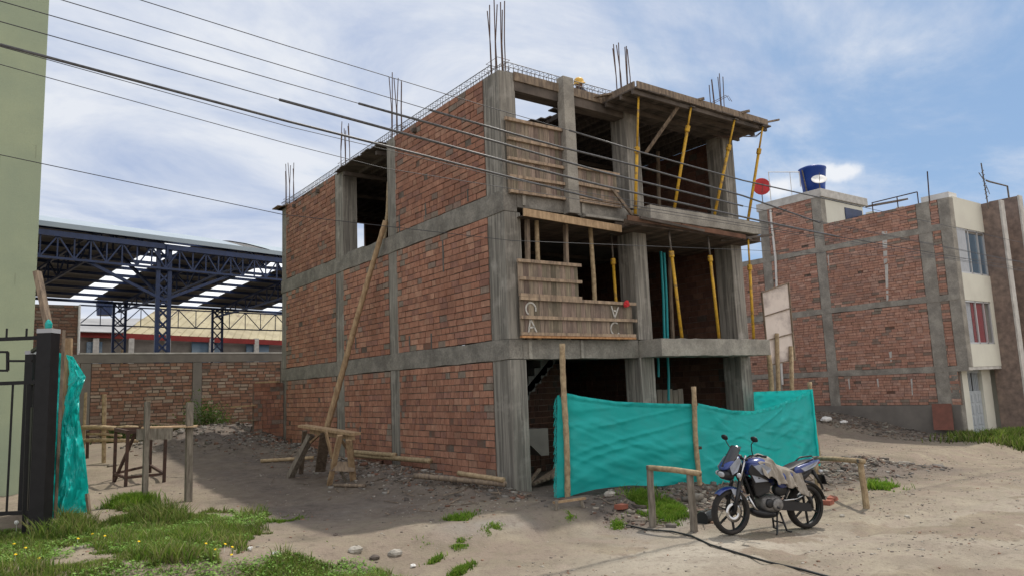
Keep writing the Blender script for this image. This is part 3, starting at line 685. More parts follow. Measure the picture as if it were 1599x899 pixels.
# timber props standing behind the lettered panel
for k, (px, pt, pb, r, mt, lab) in enumerate([(823, 344, 470, .045, 'wood', 'squared pale timber prop nearest the corner column'), (838, 352, 470, .05, 'bamboo', 'round timber prop second from the corner column'),
         (883, 350, 470, .045, 'wood', 'squared timber prop at the end of the short upper panel'), (0, 0, 0, .05, 'bamboo', 'round leaning timber prop beside the yellow middle floor prop')]):
    if px: a = OY(px+1, pb, .0); bt = OY(px, pt, .0); a.z = 2.8; bt.z = 5.13
    else: a = OY(928, 472, .05); bt = OY(922, 362, .0); d = (a-bt).normalized(); a = a+d*.6; bt.z = 5.13
    mb = MB()
    if mt == 'wood': mb.bar(a, bt, .085, .07)
    else: mb.tube([a, (a+bt)/2+V((.02, 0, 0)), bt], [r, r*.95, r*.9], 10)
    o = mb.build('timber_prop', M[mt], smooth=False); tag(o, lab, 'timber prop', 'timber props under the middle floor ceiling')
# yellow steel props
def prop(a, b, label, frac=.62, pale=False):
    a = V(a); b = V(b); d = b-a; t = thing('steel_prop', label, 'steel prop', a, 'yellow steel props holding the slab formwork'); m = a+d*frac
    ym = M['yellow']
    MB().tube([a, m], .034, 12).build('outer_tube', ym, t, smooth=True)
    MB().tube([m, b], .022, 10).build('inner_tube', M['yellow'] if pale else M['steeldark'], t, smooth=True)
    dn = d.normalized()
    MB().tube([m-dn*.09, m-dn*.08, m+dn*.04, m+dn*.05], [.036, .055, .055, .036], 12).build('collar', ym, t)
    MB().tube([m-V((.09, .02, 0))+dn*.0, m+V((.09, .02, 0))], .009, 6).build('handle', M['steeldark'], t)
    MB().box(a.x-.07, a.x+.07, a.y-.06, a.y+.06, a.z-.004, a.z+.008).build('base_plate', M['steeldark'], t)
    MB().box(b.x-.07, b.x+.07, b.y-.06, b.y+.06, b.z-.008, b.z+.004).build('head_plate', M['steeldark'], t)
prop((4.15, -.55, 2.8), (4.02, -.5, 5.16), 'leftmost yellow prop on the middle floor balcony', .78)
prop((5.38, -.55, 2.8), (5.32, -.5, 5.16), 'middle yellow prop on the middle floor balcony', .78)
prop((6.56, -.6, 2.8), (6.64, -.62, 5.16), 'yellow prop at the right end of the middle floor balcony', .72, True)
_a = OY(960, 472, .3); _b = OY(955, 375, .3)
prop((_a.x+.05, .3, 2.8), (_b.x, .3, 5.13), 'yellow prop behind the lettered timber panel', .75)
prop((3.02, -.5, 5.37), (2.93, -.9, 7.85), 'vertical yellow prop in front of the top middle column', .55, True)
prop((4.24, -.5, 5.61), (4.46, -1.0, 7.85), 'yellow prop leaning outward left on the top balcony', .8, True)
prop((5.6, -.5, 5.61), (5.98, -1.0, 7.85), 'yellow prop leaning outward in the middle of the top balcony', .72, True)
prop((6.82, -.52, 5.61), (6.98, -1.05, 7.85), 'faded prop at the right end of the top balcony', .75, True)
# inner shores and a brace
for x, y, z0, z1, lab in ((4.5, 1.5, 2.8, 5.15, 'dim timber shore inside the middle floor room behind the left yellow prop'), (5.6, 1.0, 2.8, 5.15, 'thick dim timber shore inside behind the middle yellow prop'),
                     (4.6, 1.6, 5.65, 7.85, 'dim timber shore inside the top floor room left'), (6.1, 1.6, 5.65, 7.85, 'dim timber shore inside the top floor room right'), (2.6, 1.8, 5.65, 7.85, 'dim timber shore inside the top floor behind the small panel')):
    o = MB().tube([(x, y, z0), (x+.03, y, (z0+z1)/2), (x+.05, y-.05, z1)], .05, 8).build('timber_shore', M['wood']); tag(o, lab, 'timber shore', 'dim timber shores inside the rooms')
o = MB().bar(OY(1008, 240, -.2), OY(1062, 163, -.95), .08, .05).build('diagonal_brace', M['wood']); tag(o, 'diagonal board bracing the roof deck from the top middle column', 'board')
# teal pipes hanging in the right bay
for k, (px, y0, y1, lab) in enumerate([(1032, 393, 540, 'left strand of the teal pipes hanging on the middle floor'), (1037, 395, 540, 'right strand of the teal pipes hanging on the middle floor'), (1043, 560, 625, 'long teal pipe end hanging through to the ground floor'), (1027, 560, 588, 'short teal pipe end beside the ground floor column')]):
    a = OY(px, y0, .5); b = OY(px+(6 if y1-y0 > 100 else 1), y1, .5)
    if y1 > 530 and y0 < 500: b.z = 2.805
    if y0 > 500: a.z = 2.62
    o = MB().tube([a, (a+b)/2+V((.02, 0, 0)), b], .03, 8).build('teal_pipe', M['pipe']); tag(o, lab, 'pipe', 'teal pipes hanging in the right bay')

# timber lying in the ground floor bay
for i in range(9):
    a = V((.55+.12*i, .3+.1*random.random(), .06+.02*i)); b = a+V((random.uniform(.6, 1.1), random.uniform(.3, .9), random.uniform(.0, .25)))
    a.z = max(a.z, gh(a.x, a.y)+.05)
    o = MB().bar(b, a, .07, .04, j=.005).build('scrap_board', M['wood']); tag(o, 'grey scrap board lying in the heap inside the left ground bay', 'board', 'scrap boards heaped in the ground floor bay')
o = MB()
for i in range(9): o.box(3.95+i*.18, 4.11+i*.18, .75, .78, .9+random.uniform(-.02, .02), 1.72+random.uniform(-.02, .02), (.6+.4*random.random(),)*3)
o = o.build('plank_screen', M['plank']); tag(o, 'upright plank screen inside the right ground floor bay', 'plank screen')

# ------------------------------------------------------------------ poles
def pole(a, b, r, name, label, mt='bamboo', group=None, cat='pole', r2=None, seg=None, bend=.02):
    a = V(a); b = V(b); L_ = (b-a).length; n = seg or max(4, int(L_/.28)*2); mb = MB(); pts = []; rs = []
    ph = random.uniform(0, 6)
    for i in range(n+1):
        t = i/n; off = V((math.sin(t*3+ph), math.cos(t*4+ph), 0))*bend*math.sin(math.pi*t)
        pts.append(a+(b-a)*t+off); rr = r+(r2-r)*t if r2 else r
        rs.append(rr*(1.09 if i % 2 == 0 else .97))
    o = mb.tube(pts, rs, 9).build(name, M[mt], smooth=True); return tag(o, label, cat, group)
pa = OX(509, 672, -.95); pb = OX(602, 345, -.06)
pole(pa, pb, .075, 'leaning_pole', 'long thick pole leaning from the trestle up to the side window opening', 'freshwood', r2=.06)
pole(OX(600, 378, .2), OX(607, 285, .35), .045, 'bamboo_pole', 'short pole standing inside the open side window bay', 'bamboo')
def lying(px0, py0, px1, py1, r, lab, mt='bamboo', lift=1.0):
    a = G(px0, py0, r*lift); b = G(px1, py1, r*lift)
    if a.x > -.15: a = OX(px0, py0, -.22)
    if b.x > -.15: b = OX(px1, py1, -.22)
    a.z = max(a.z, gh(a.x, a.y)+r); b.z = max(b.z, gh(b.x, b.y)+r); return pole(a, b, r, 'fallen_pole', lab, mt, 'poles lying by the side wall', bend=.015)
lying(552, 705, 617, 710, .055, 'bamboo pole lying behind the trestle close to the wall', lift=3)
lying(556, 710, 672, 719, .055, 'longer bamboo pole lying right of the trestle', lift=2)
lying(648, 742, 789, 755, .05, 'grey pole lying across the rubble by the corner column', 'wood', lift=3)
lying(716, 738, 787, 749, .045, 'pale pole behind the grey one near the corner column', lift=5)
lying(407, 719, 490, 714, .045, 'thin pole lying left of the trestle')
lying(520, 757, 570, 758, .035, 'short dark board lying at the foot of the trestle', 'wood')
lying(168, 727, 182, 725, .03, 'short pipe lying beside the rusty frame', 'greypost')
lying(205, 741, 330, 748, .012, 'thin stick lying across the left path', 'greypost')
# trestle
H = thing('sawhorse', 'rough timber sawhorse standing on the dirt by the side wall', 'sawhorse', G(505, 750))
D1, D2 = depth(G(452, 745)), depth(G(514, 757))
def hb(nm, p0, p1, d0, d1, w, h, mt, c=1): MB().bar(DP(p0[0], p0[1], d0), DP(p1[0], p1[1], d1), w, h, col=(c, c, c), j=.004).build(nm, M[mt], H)
hb('top_plank', (472, 664), (556, 677), D1-.1, D2-.3, .24, .05, 'freshwood'); hb('top_beam', (486, 672), (552, 682), D1-.2, D2-.3, .07, .11, 'freshwood', .9)
hb('leg', (486, 678), (452, 745), D1-.2, D1, .17, .10, 'greypost'); hb('leg', (476, 672), (470, 738), D1+.1, D1+.4, .1, .05, 'wood', .6)
hb('leg', (531, 679), (514, 757), D2-.3, D2, .10, .06, 'freshwood'); hb('leg', (545, 686), (552, 753), D2-.3, D2+.1, .13, .06, 'freshwood', .9)
hb('leg', (508, 676), (500, 735), D2+.4, D2+1.2, .22, .04, 'wood', .7)
hb('cross_board', (515, 727), (554, 728), D2-.12, D2-.05, .04, .19, 'wood', 1.1)
hb('brace', (509, 674), (519, 716), D2-.1, D2-.1, .09, .04, 'freshwood'); hb('brace', (531, 684), (544, 702), D2-.1, D2, .07, .04, 'freshwood', .8); hb('brace', (502, 675), (485, 690), D1-.3, D1-.2, .07, .04, 'freshwood', .9)
hb('brace', (531, 732), (541, 752), D2-.05, D2+.1, .05, .04, 'greypost')

# ------------------------------------------------------------------ teal mesh fence along the street
import functools
def cloth(name, label, top, bot, A, Bp, nu=130, nv=60, fringe=None, amp=.035, material='teal', seed=0, group=None, bulge=0, seam=.47):
    A = V(A); Bp = V(Bp); d = (Bp-A); d.z = 0; n = V((d.y, -d.x, 0)).normalized()
    Tp = [OP(x, y, A, n) for x, y in top]; Bt = [OP(x, y, A, n) for x, y in bot]
    def interp(P, u):
        L_ = [0];
        for a, b in zip(P[:-1], P[1:]): L_.append(L_[-1]+(b-a).length)
        t = u*L_[-1]
        for i in range(len(P)-1):
            if t <= L_[i+1] or i == len(P)-2:
                k = (t-L_[i])/max(1e-6, L_[i+1]-L_[i]); return P[i].lerp(P[i+1], min(1, k))
    def fn(u, v):
        a = interp(Tp, u); b = interp(Bt, u); p = a.lerp(b, v); W = (Bp-A).length
        x = u*W; z = v*1.8; e = min(1, min(u, 1-u)*10)
        f1 = fbm(np.array([x*.9+z*.9]), np.array([z*2.0-x*.75]), 70+seed, 3)[0]-.45
        # swags falling from the two top fixings
        s1 = math.sin((z*6.5/(.5+x*.45))+x*1.1)*math.exp(-x*.7)*.5; s2 = math.sin((z*6.5/(.5+(W-x)*.45))+x)*math.exp(-(W-x)*.7)*.5
        fine = vnoise(np.array([x*6+z*5]), np.array([z*9-x*3]), 90+seed)[0]-.5
        hem = .02*math.sin(x*30)*math.exp(-v*25) + (.03 if v < .035 else 0) - .012*math.exp(-((v-.05)/.012)**2)
        crease = -.007*math.exp(-((v-seam)/.006)**2)
        aa_ = x*.93+z*.36; bb_ = z*.93-x*.36; cc_ = z*.93+x*.3
        f2 = (1-abs(2*fbm(np.array([aa_*.55+3]), np.array([bb_*3.4]), 170+seed, 3)[0]-.9)*2.2) + .7*(1-abs(2*vnoise(np.array([aa_*.8]), np.array([cc_*6.0]), 180+seed)[0]-1)*2.5)
        f2 = max(0, f2)**1.5
        off = amp*(2.0*f1+.7*s1+.7*s2+.55*f2)*(e+.25)+.003*fine+hem*e+crease+bulge*math.sin(math.pi*u)*math.sin(math.pi*min(1, v*.9+.1))
        return p-n*(-off) if n.dot(CAM-A) > 0 else p-n*off
    o = MB().grid(fn, nu, nv).build(name, M[material], smooth=True); return tag(o, label, 'shade cloth', group)
P0 = G(884, 776); P1 = G(1092, 755); P2 = G(1277, 727)
cloth('shade_cloth', 'long teal shade cloth between the tall bamboo post and the short middle post', [(870, 617), (884, 613), (905, 618), (960, 626), (1030, 629), (1088, 630)], [(869, 777), (892, 773), (930, 763), (980, 757), (1035, 758), (1093, 754)], P0+V((0, .04, 0)), P1+V((0, .04, 0)), seed=1, bulge=.05)
cloth('shade_cloth', 'teal shade cloth behind the motorcycle right of the middle post', [(1087, 628), (1105, 633), (1135, 640), (1170, 641), (1205, 633), (1240, 619), (1269, 607)], [(1092, 754), (1130, 757), (1180, 756), (1230, 742), (1281, 727)], P1+V((0, .04, 0)), P2, seed=4, bulge=.12, amp=.03, seam=.3)
P3 = V((7.25, .15, 0))
cloth('shade_cloth', 'teal shade cloth return panel behind the motorcycle fence corner', [(1269, 607), (1235, 609), (1177, 611)], [(1281, 727), (1230, 705), (1176, 680)], P2, P3, nu=40, nv=30, seed=7, amp=.02)
# frayed left edge
fr = MB()
for i in range(60):
    v = i/60; a = OP(869, 620+v*152, P0, V((0, 1, 0))); l = random.uniform(.03, .10)
    fr.tube([a, a+V((-l*.6, -.02, -l*.5)), a+V((-l*.9, -.01, -l*1.5))], .004, 4)
o = fr.build('loose_threads', M['teal']); o['kind'] = 'stuff'
def post(px0, py0, px1, py1, r, label, mt='bamboo', pt=None, name='fence_post', grp=None, dz=-.05):
    b = G(px1, py1); n = V((FW.x, FW.y, 0)).normalized(); t = OP(px0, py0, b, n); b2 = b+(b-t).normalized()*.15; return pole(b2, t, r, name, label, mt, grp, 'post')
post(878, 536, 886, 776, .05, 'tall split bamboo post at the left end of the teal cloth')
post(1083, 603, 1093, 757, .045, 'short bamboo post where the two teal cloths meet')
post(1264, 596, 1279, 722, .045, 'bamboo post at the right corner of the teal cloth')
a_ = OY(1201, 560, .1)
pole(V((a_.x, .1, -.1)), a_+V((0, 0, .1)), .06, 'fence_post', 'bamboo post behind the teal cloth under the sign board', cat='post')
for px, py, q_ in ((879, 618, P0), (1085, 632, P1), (1091, 700, P1)):
    c_ = OP(px, py, q_, V((FW.x, FW.y, 0)).normalized()); mb = MB()
    for k in range(4): mb.lathe([(.058, -.006), (.064, 0), (.058, .006)], c_+V((0, 0, k*.013)), (random.uniform(-.1, .1), 0, 1), 12)
    o = mb.build('wire_lashing', M['rope']); tag(o, {618: 'wire lashing near the top of the tall bamboo post', 632: 'upper wire lashing on the short middle post', 700: 'lower wire lashing on the short middle post'}[py], 'lashing')
# little bench of sticks at the foot of the tall post
t = thing('low_rail', 'low stick rail on two stubs below the left end of the teal cloth', 'rail', G(890, 790))
a, b = G(868, 796), G(911, 792); n = V((FW.x, FW.y, 0)).normalized()
for q_, px in ((a, 869), (b, 907)): MB().tube([q_, OP(px, 780, q_, n)], .03, 8).build('stub', M['greypost'], t)
MB().bar(OP(864, 784, a, n), OP(914, 777, b, n), .05, .035).build('top_stick', M['freshwood'], t)

# sign board on bamboo legs, seen from behind
sg = thing('sign_board', 'blank back of a pale sign board on bamboo legs beside the balcony', 'sign board', (8, .6, 0))
sn = V((0, 1, 0)).lerp(V((FW.x, FW.y, 0)), .4).normalized(); s0 = V((8.3, .8, 2))
c4 = [OP(x, y, s0, sn) for x, y in ((1188, 457), (1230, 442), (1240, 561), (1199, 570))]
MB().prism([c4[0], c4[1], c4[2], c4[3]], -sn*.012).build('panel', M['signback'], sg)
mb = MB()
for i in range(4): mb.bar(c4[i]-sn*.03, c4[(i+1) % 4]-sn*.03, .04, .03)
for k in (.33, .66): mb.bar(c4[0].lerp(c4[3], k)-sn*.03, c4[1].lerp(c4[2], k)-sn*.03, .04, .03)
mb.build('frame', M['wood'], sg)
for px0, py0, px1 in ((1213, 520, 1216), (1235, 540, 1237)):
    a = OP(px0, py0, s0-sn*.08, sn); b = OP(px1, 640, s0-sn*.08, sn); b = a+(b-a)*((gh(b.x, b.y)-.1-a.z)/(b.z-a.z))
    MB().tube([a, a.lerp(b, .5)+V((.01, 0, 0)), b], .055, 8).build('leg', M['bamboo'], sg, smooth=True)

# ------------------------------------------------------------------ rails beside the motorcycle
def rail(name, label, pa0, pa1, pb0, pb1, ra, mt, ext=(0, 0)):
    t = thing(name, label, 'post rail', G(*pa1)); n = V((FW.x, FW.y, 0)).normalized()
    A1 = G(*pa1); A0 = OP(*pa0, A1, n); B1 = G(*pb1); B0 = OP(*pb0, B1, n)
    for q0, q1 in ((A0, A1), (B0, B1)):
        pts = [q1-V((0, 0, .1)), q1.lerp(q0, .35)+V((.008, 0, 0)), q1.lerp(q0, .7)-V((.008, 0, 0)), q0]
        MB().tube(pts, [ra*1.05, ra, ra*.97, ra*.95], 9).build('post', M[mt], t)
        MB().tube([q0-V((0, 0, .06)), q0-V((0, 0, .0))], ra*1.12, 9).build('rope_binding', M['steeldark'], t)
    d = (B0-A0).normalized(); u = V((0, 0, -.03))
    o_ = -n*(ra*.9)
    rr = .042; A_, B_ = A0+u+o_-d*ext[0], B0+u+o_+d*ext[1]
    MB().tube([A_, A_.lerp(B_, .5)+V((0, 0, .01)), B_], [rr, rr*1.05, rr], 9).build('rail', M['bamboo'], t, smooth=True)
rail('post_rail', 'pair of grey stub posts with a bamboo rail left of the motorcycle', (1015, 726), (1019, 822), (1077, 733), (1084, 829), .055, 'greypost', (.02, .16))
rail('post_rail', 'pair of tan stub posts with a bamboo rail right of the motorcycle', (1273, 712), (1277, 762), (1343, 716), (1353, 793), .05, 'bamboo', (.03, .08))

# ------------------------------------------------------------------ overhead cables (run parallel to the street, X direction)
CB = {
 'topmost thin overhead cable crossing the sky and roof corner': [(218, 0), (450, 72.6), (751, 164), (889, 204), (1000, 238), (1160, 282), (1344, 323)],
 'second thin overhead cable from the top becoming a thick bundle': [(95, 0), (450, 106), (671, 172), (800, 209), (875, 230), (1000, 261), (1160, 306), (1280, 348)],
 'third overhead cable with a sheath starting before the side wall': [(0, 2), (450, 131), (560, 162), (800, 229), (940, 269), (1160, 322)],
 'fourth overhead cable with the longest grey sheath': [(0, 34), (436, 156), (800, 255), (940, 290), (1187, 345), (1310, 370)],
 'thick dark overhead cable fifth from the top': [(0, 70), (450, 190), (800, 278), (940, 313)],
 'thin cable running just below the thick dark one': [(0, 73), (450, 198), (800, 281)],
 'thin overhead cable second from the bottom': [(0, 101), (450, 225), (600, 263)],
 'lowest thin cable crossing the hall roof and side wall': [(0, 242), (440, 335), (800, 376), (1000, 384)]}
TH = [(3, .013), (2, .015), (2, .015), (1, .016), (0, .014), (9, 0), (9, 0), (9, 0)]
for k, (lab, pts) in enumerate(CB.items()):
    P = [OY(x, y, -3.2-.05*k) for x, y in pts]
    a0 = P[0]+(P[0]-P[1]).normalized()*9; a1 = P[-1]+(P[-1]-P[-2]).normalized()*45; a1.z = max(a1.z, 4.3); a1.y = P[-1].y
    s, tr = TH[k]; t = thing('overhead_cable', lab, 'cable', P[0], 'overhead cables strung along the street')
    MB().tube([a0]+P+[a1], .005 if k < 5 else .004, 5).build('wire', M['cable'], t, smooth=True)
    if s < len(P)-1: MB().tube(P[s:], tr, 7).build('sheath', M['sheath'], t, smooth=True)
# black hose on the ground
hp = [G(x, y, .02) for x, y in ((978, 819), (1010, 826), (1050, 829), (1080, 836), (1110, 850), (1150, 862), (1200, 877), (1250, 888), (1310, 904))]
o = MB().tube(hp, .014, 7).build('hose', M['hose'], smooth=True); tag(o, 'black hose snaking across the sunlit dirt to the bottom edge', 'hose')
hp = [G(x, y, .02) for x, y in ((985, 812), (1030, 812), (1070, 800), (1090, 797))]+[G(1095, 797, .1), G(1102, 797, .22), G(1118, 790, .25), G(1130, 786, .1)]
o = MB().tube(hp, .011, 7).build('hose', M['greypost'], smooth=True); tag(o, 'pale thin hose looping up beside the front wheel', 'hose')
pc = G(1103, 806, .08); o = MB().lathe([(.0, -.17), (.10, -.17), (.11, -.12), (.11, .12), (.1, .17), (0, .17)], pc, (1, .3, .0), 14).build('black_can', M['hose'], smooth=False); tag(o, 'black cylindrical can lying against the dirt bank by the front wheel', 'can')
for px, py, lab in ((1300, 778, 'broken red brick lying behind the rear wheel'), (1293, 784, 'small brick fragment nearest the rear wheel'), (970, 790, 'reddish brick piece on the bank below the teal cloth')):
    p = G(px, py, .03); o = MB().obox(p, V((.11, .03, 0)), V((-.02, .06, 0)), V((0, 0, .035)), j=.012).build('brick', mat('brick_piece', (.33, .11, .07), (.25, .09, .06), 8)); tag(o, lab, 'brick')

# ------------------------------------------------------------------ rear boundary wall, back-left brick house, low side wall
RW = thing('boundary_wall', 'long cement smeared brick boundary wall with pale coping at the back of the lot', 'wall', (-1, 20, .5))
RBR = [(.36, .20, .14), (.42, .25, .18), (.31, .18, .135), (.45, .31, .235), (.38, .22, .15), (.47, .38, .3)]
for a, b in ((-9.0, -4.86), (-4.5, -1.0), (-.64, 2.5), (2.86, 6.5)):
    brickwall(RW, 'brick_panel', 'y', 20, -1, a, b, .0, 3.42, course=.125, widths=(.2, .28, .34), mt='rearbrick', pal=RBR, gap=.03, j=.012)
for xx in (-4.68, -.82, 2.68): MB().box(xx-.17, xx+.17, 19.96, 20.15, 0, 3.44).build('column', M['plaster'], RW, bevel=.01)
MB().box(-9, 6.5, 19.95, 20.16, 3.445, 3.76).build('beam', M['plaster'], RW); MB().box(-4.9, 6.5, 19.93, 20.18, 3.765, 3.82).build('coping', M['coping'], RW)
BH = thing('brick_house', 'dark brick house end beyond the boundary wall next to the green building', 'house', (-6, 22, 0))
brickwall(BH, 'wall', 'y', 22, -1, -9.5, -4.78, .5, 5.8, course=.12, widths=(.2, .28, .34), mt='rearbrick', pal=RBR, dull=.7, gap=.03)
MB().tube([(-4.73, 21.93, 2.5), (-4.75, 21.93, 5.8)], .045, 8).build('drain_pipe', M['white'], BH)
LW = thing('low_brick_wall', 'low brick wall stub joining the rear corner of the unfinished building', 'wall', (-.5, 12.3, .4))
brickwall(LW, 'brick_panel', 'y', 12.3, -1, -.95, -.015, .2, 2.38, course=.13, dull=.8)
for k, (p, q_, lab) in enumerate([((400, 597), (435, 595), 'pale plank on top of the low brick wall stub'), ((362, 635), (398, 632), 'pale plank fixed to the boundary wall left of the stub'), ((372, 657), (400, 655), 'dark plank low beside the low brick wall stub')]):
    o = MB().bar(OY(*p, 13.2), OY(*q_, 12.2), .1, .05).build('plank', M['freshwood' if k < 2 else 'wood']); tag(o, lab, 'plank')
mb = MB()
for k in range(7):
    a = OY(398, 600+k*13, 13.0); mb.bar(a, a+V((.5, -.3, 0)), .02, .09, col=(.6, .5, .45))
mb.bar(OY(401, 600, 12.7), OY(403, 690, 12.7), .07, .07, col=(.5, .45, .4))
o = mb.build('board_fence', M['wood']); tag(o, 'brown board fence piece left of the low brick wall stub', 'fence')

# ------------------------------------------------------------------ steel hall beyond the wall
ha = V((.971, .238, 0)).normalized(); hb_ = V((-ha.y, ha.x, 0))
hP = DP(250, 373, 32); EZ = hP.z; hP.z = 0; SPAN = 23.0
HZ = thing('steel_hall', 'open blue steel hall with long corrugated roof behind the boundary wall', 'hall', hP)
def HL(t, s, z): return hP+ha*t+hb_*s+V((0, 0, z))
pf = OP(250, 474, hP+hb_*SPAN, hb_); FZ = pf.z
ps = OP(250, 353, hP+hb_*9, hb_); RZ = ps.z-.85
T0, T1 = -20, 75
tcol = (OP(261, 420, hP, hb_)-hP).dot(ha); tf1 = (OP(216, 500, hP+hb_*SPAN, hb_)-hP-hb_*SPAN).dot(ha); tf2 = (OP(363, 500, hP+hb_*SPAN, hb_)-hP-hb_*SPAN).dot(ha)
bay = tf2-tf1
def roofz(s):
    if s < 9: return EZ+(RZ-EZ)*math.sin(s/9*math.pi/2)
    return RZ+(FZ-RZ)*(1-math.cos((s-9)/(SPAN-9)*math.pi/2))*.35+(FZ-RZ)*.65*(s-9)/(SPAN-9)
# skylight strips: far ends seen at these image columns
sk_t = [(OP(x, y, hP+hb_*SPAN, hb_)-hP-hb_*SPAN).dot(ha) for x, y in ((128, 458), (294, 468), (422, 478))]
NS = 14; ss = [SPAN*i/NS for i in range(NS+1)]
bps = sorted([T0, T1]+[v for t in sk_t for v in (t-.75, t+.75)])
for i in range(len(bps)-1):
    a, b = bps[i], bps[i+1]; mid = (a+b)/2; isky = any(abs(mid-t) < .1 for t in sk_t)
    mb = MB()
    for k in range(NS):
        s0_, s1_ = ss[k], ss[k+1]
        mb.face([HL(a, s0_, roofz(s0_)), HL(b, s0_, roofz(s0_)), HL(b, s1_, roofz(s1_)), HL(a, s1_, roofz(s1_))], (1, 1, 1))
    mb.build('skylight_strip' if isky else 'roof_sheet', M['skylight'] if isky else M['sheet'], HZ)
    if not isky:
        mb = MB()
        for k in range(NS):
            s0_, s1_ = ss[k], ss[k+1]; u = .05
            mb.face([HL(a, s0_, roofz(s0_)+u), HL(b, s0_, roofz(s0_)+u), HL(b, s1_, roofz(s1_)+u), HL(a, s1_, roofz(s1_)+u)])
        mb.build('roof_top_sheet', M['sheettop'], HZ)
mb = MB().bar(HL(T0, -.05, EZ+.02), HL(T1, -.05, EZ+.02), .04, .2); mb.build('eave_trim', M['sheettop'], HZ)
mb = MB()
for k in range(1, NS+1):
    s = ss[k]; mb.bar(HL(T0, s, roofz(s)-.14), HL(T1, s, roofz(s)-.14), .1, .18)
mb.bar(HL(T0, .1, EZ-.3), HL(T1, .1, EZ-.3), .12, .22)
mb.build('purlins', M['bluesteel'], HZ)
def lattice(nm, p, q_, h, n, w=.09, zig=True):
    mb = MB(); p = V(p); q_ = V(q_); dn = V((0, 0, -h)); mb.bar(p, q_, w, w); mb.bar(p+dn, q_+dn, w, w)
    for i in range(n):
        a = p.lerp(q_, i/n); b = p.lerp(q_, (i+1)/n); mb.bar(a, a+dn, w*.6, w*.6)
        mb.bar(*((a, b+dn) if i % 2 else (a+dn, b)), w*.6, w*.6)
    return mb.build(nm, M['bluesteel'], HZ)
for sgn in (0, 1, -1):
    t0 = tcol+sgn*bay*2
    lattice('eave_truss', HL(t0-bay, .15, EZ-.35), HL(t0+bay, .15, EZ-.35), .9, 24)
frames = [tcol+k*bay for k in (-2, -1, 0, 1, 2)]
for t in frames:
    mb = MB(); n = 16; up_ = [HL(t, SPAN*i/n, roofz(SPAN*i/n)-.3) for i in range(n+1)]; lo = [HL(t, SPAN*i/n, roofz(SPAN*i/n)-.3-.45-.75*math.sin(math.pi*i/n)) for i in range(n+1)]
    for i in range(n):
        mb.bar(up_[i], up_[i+1], .12, .12); mb.bar(lo[i], lo[i+1], .12, .12); mb.bar(lo[i], up_[i], .07, .07); mb.bar(*((lo[i], up_[i+1]) if i % 2 else (up_[i], lo[i+1])), .07, .07)
    mb.build('roof_truss', M['bluesteel'], HZ)
def latcol(p, zt, w):
    mb = MB(); a = V(p)-ha*w/2; b = V(p)+ha*w/2
    for k in (a, b): mb.bar(k, k+V((0, 0, zt)), .16, .16)
    n = int(zt/w); 
    for i in range(n): mb.bar(a+V((0, 0, zt*i/n)), b+V((0, 0, zt*(i+1)/n)), .07, .07); mb.bar(b+V((0, 0, zt*i/n)), a+V((0, 0, zt*(i+1)/n)), .07, .07)
    mb.build('column', M['bluesteel'], HZ)
for t in frames[::2]: latcol(HL(t, .3, 0), EZ-.4, .5)
for t in frames+[frames[-1]+bay]: latcol(HL(t, SPAN-.2, 0), FZ-.2, .8)
# branching struts from the near column
for t in frames[::2]:
    mb = MB()
    for sx in (-3.2, 3.2): mb.bar(HL(t, .3, EZ-2.6), HL(t+sx, .3, EZ-1.2), .12, .12)
    mb.bar(HL(t, .3, EZ-2.6), HL(t, 5, roofz(5)-1.3), .12, .12); mb.build('knee_brace', M['bluesteel'], HZ)
# low girder on the far row
lg0 = OP(124, 476, hP+hb_*(SPAN+.4), hb_); lg1 = OP(442, 491, hP+hb_*(SPAN+.4), hb_); 
lattice('tie_girder', lg0, lg1+(lg1-lg0)*.3, 1.35, 15, .09)
# low house with ochre roof beyond the hall, and its red fascia
LH = thing('low_house', 'low house with ochre and grey sheet roof and red fascia seen under the hall', 'house', HL(0, 30, 0))
sB = 31
def hp2(px, py, s): return OP(px, py, hP+hb_*s, hb_)
r0, r1, r2, r3 = hp2(190, 520, sB), hp2(470, 533, sB), hp2(470, 493, sB+7), hp2(255, 478, sB+7)
MB().face([r0, r1, r2, r3]).build('ochre_roof', M['yellowroof'], LH, solid=.08)
mb = MB()
for i in range(22): k = i/21; mb.bar(r0.lerp(r1, k)+V((0, 0, .06)), r3.lerp(r2, k)+V((0, 0, .06)), .05, .06)
mb.build('roof_rib', M['yellowroof'], LH)
g0, g1, g2, g3 = hp2(120, 517, sB-1), hp2(190, 519, sB-1), hp2(225, 497, sB+4), hp2(120, 497, sB+4)
MB().face([g0, g1, g2, g3]).build('grey_roof', M['greyroof'], LH, solid=.06)
a, b = hp2(125, 521, sB-.5), hp2(470, 536, sB-.5); MB().bar(a, b, .1, .45).build('fascia', M['redpaint'], LH)
a, b = hp2(120, 560, sB), hp2(470, 560, sB); n0 = MB().prism([V((a.x, a.y, 0)), V((b.x, b.y, 0)), V((b.x, b.y, hp2(470, 535, sB).z)), V((a.x, a.y, hp2(120, 521, sB).z))], hb_*.2); n0.build('wall', M['plaster'], LH)
for px in (150, 205, 262, 330, 400):
    a = hp2(px, 528, sB-.4); MB().box(a.x-.2, a.x+.2, a.y-.2, a.y+.2, 0, a.z).build('column', M['coping'], LH)
for px0, px1 in ((136, 160), (300, 345), (385, 420)):
    a = hp2(px0, 533, sB-.3); b = hp2(px1, 533, sB-.3); MB().prism([V((a.x, a.y, a.z-2.5)), V((b.x, b.y, b.z-2.5)), b, a], hb_*.1).build('opening', M['glass'], LH)
a = hp2(163, 492, sB+6); o = MB().lathe([(0, 0), (.6, 0), (.7, 1.2), (.5, 1.4), (0, 1.5)], a, n=14).build('water_tank', M['bluesteel']); tag(o, 'small dark water tank standing beyond the low house roof', 'water tank')
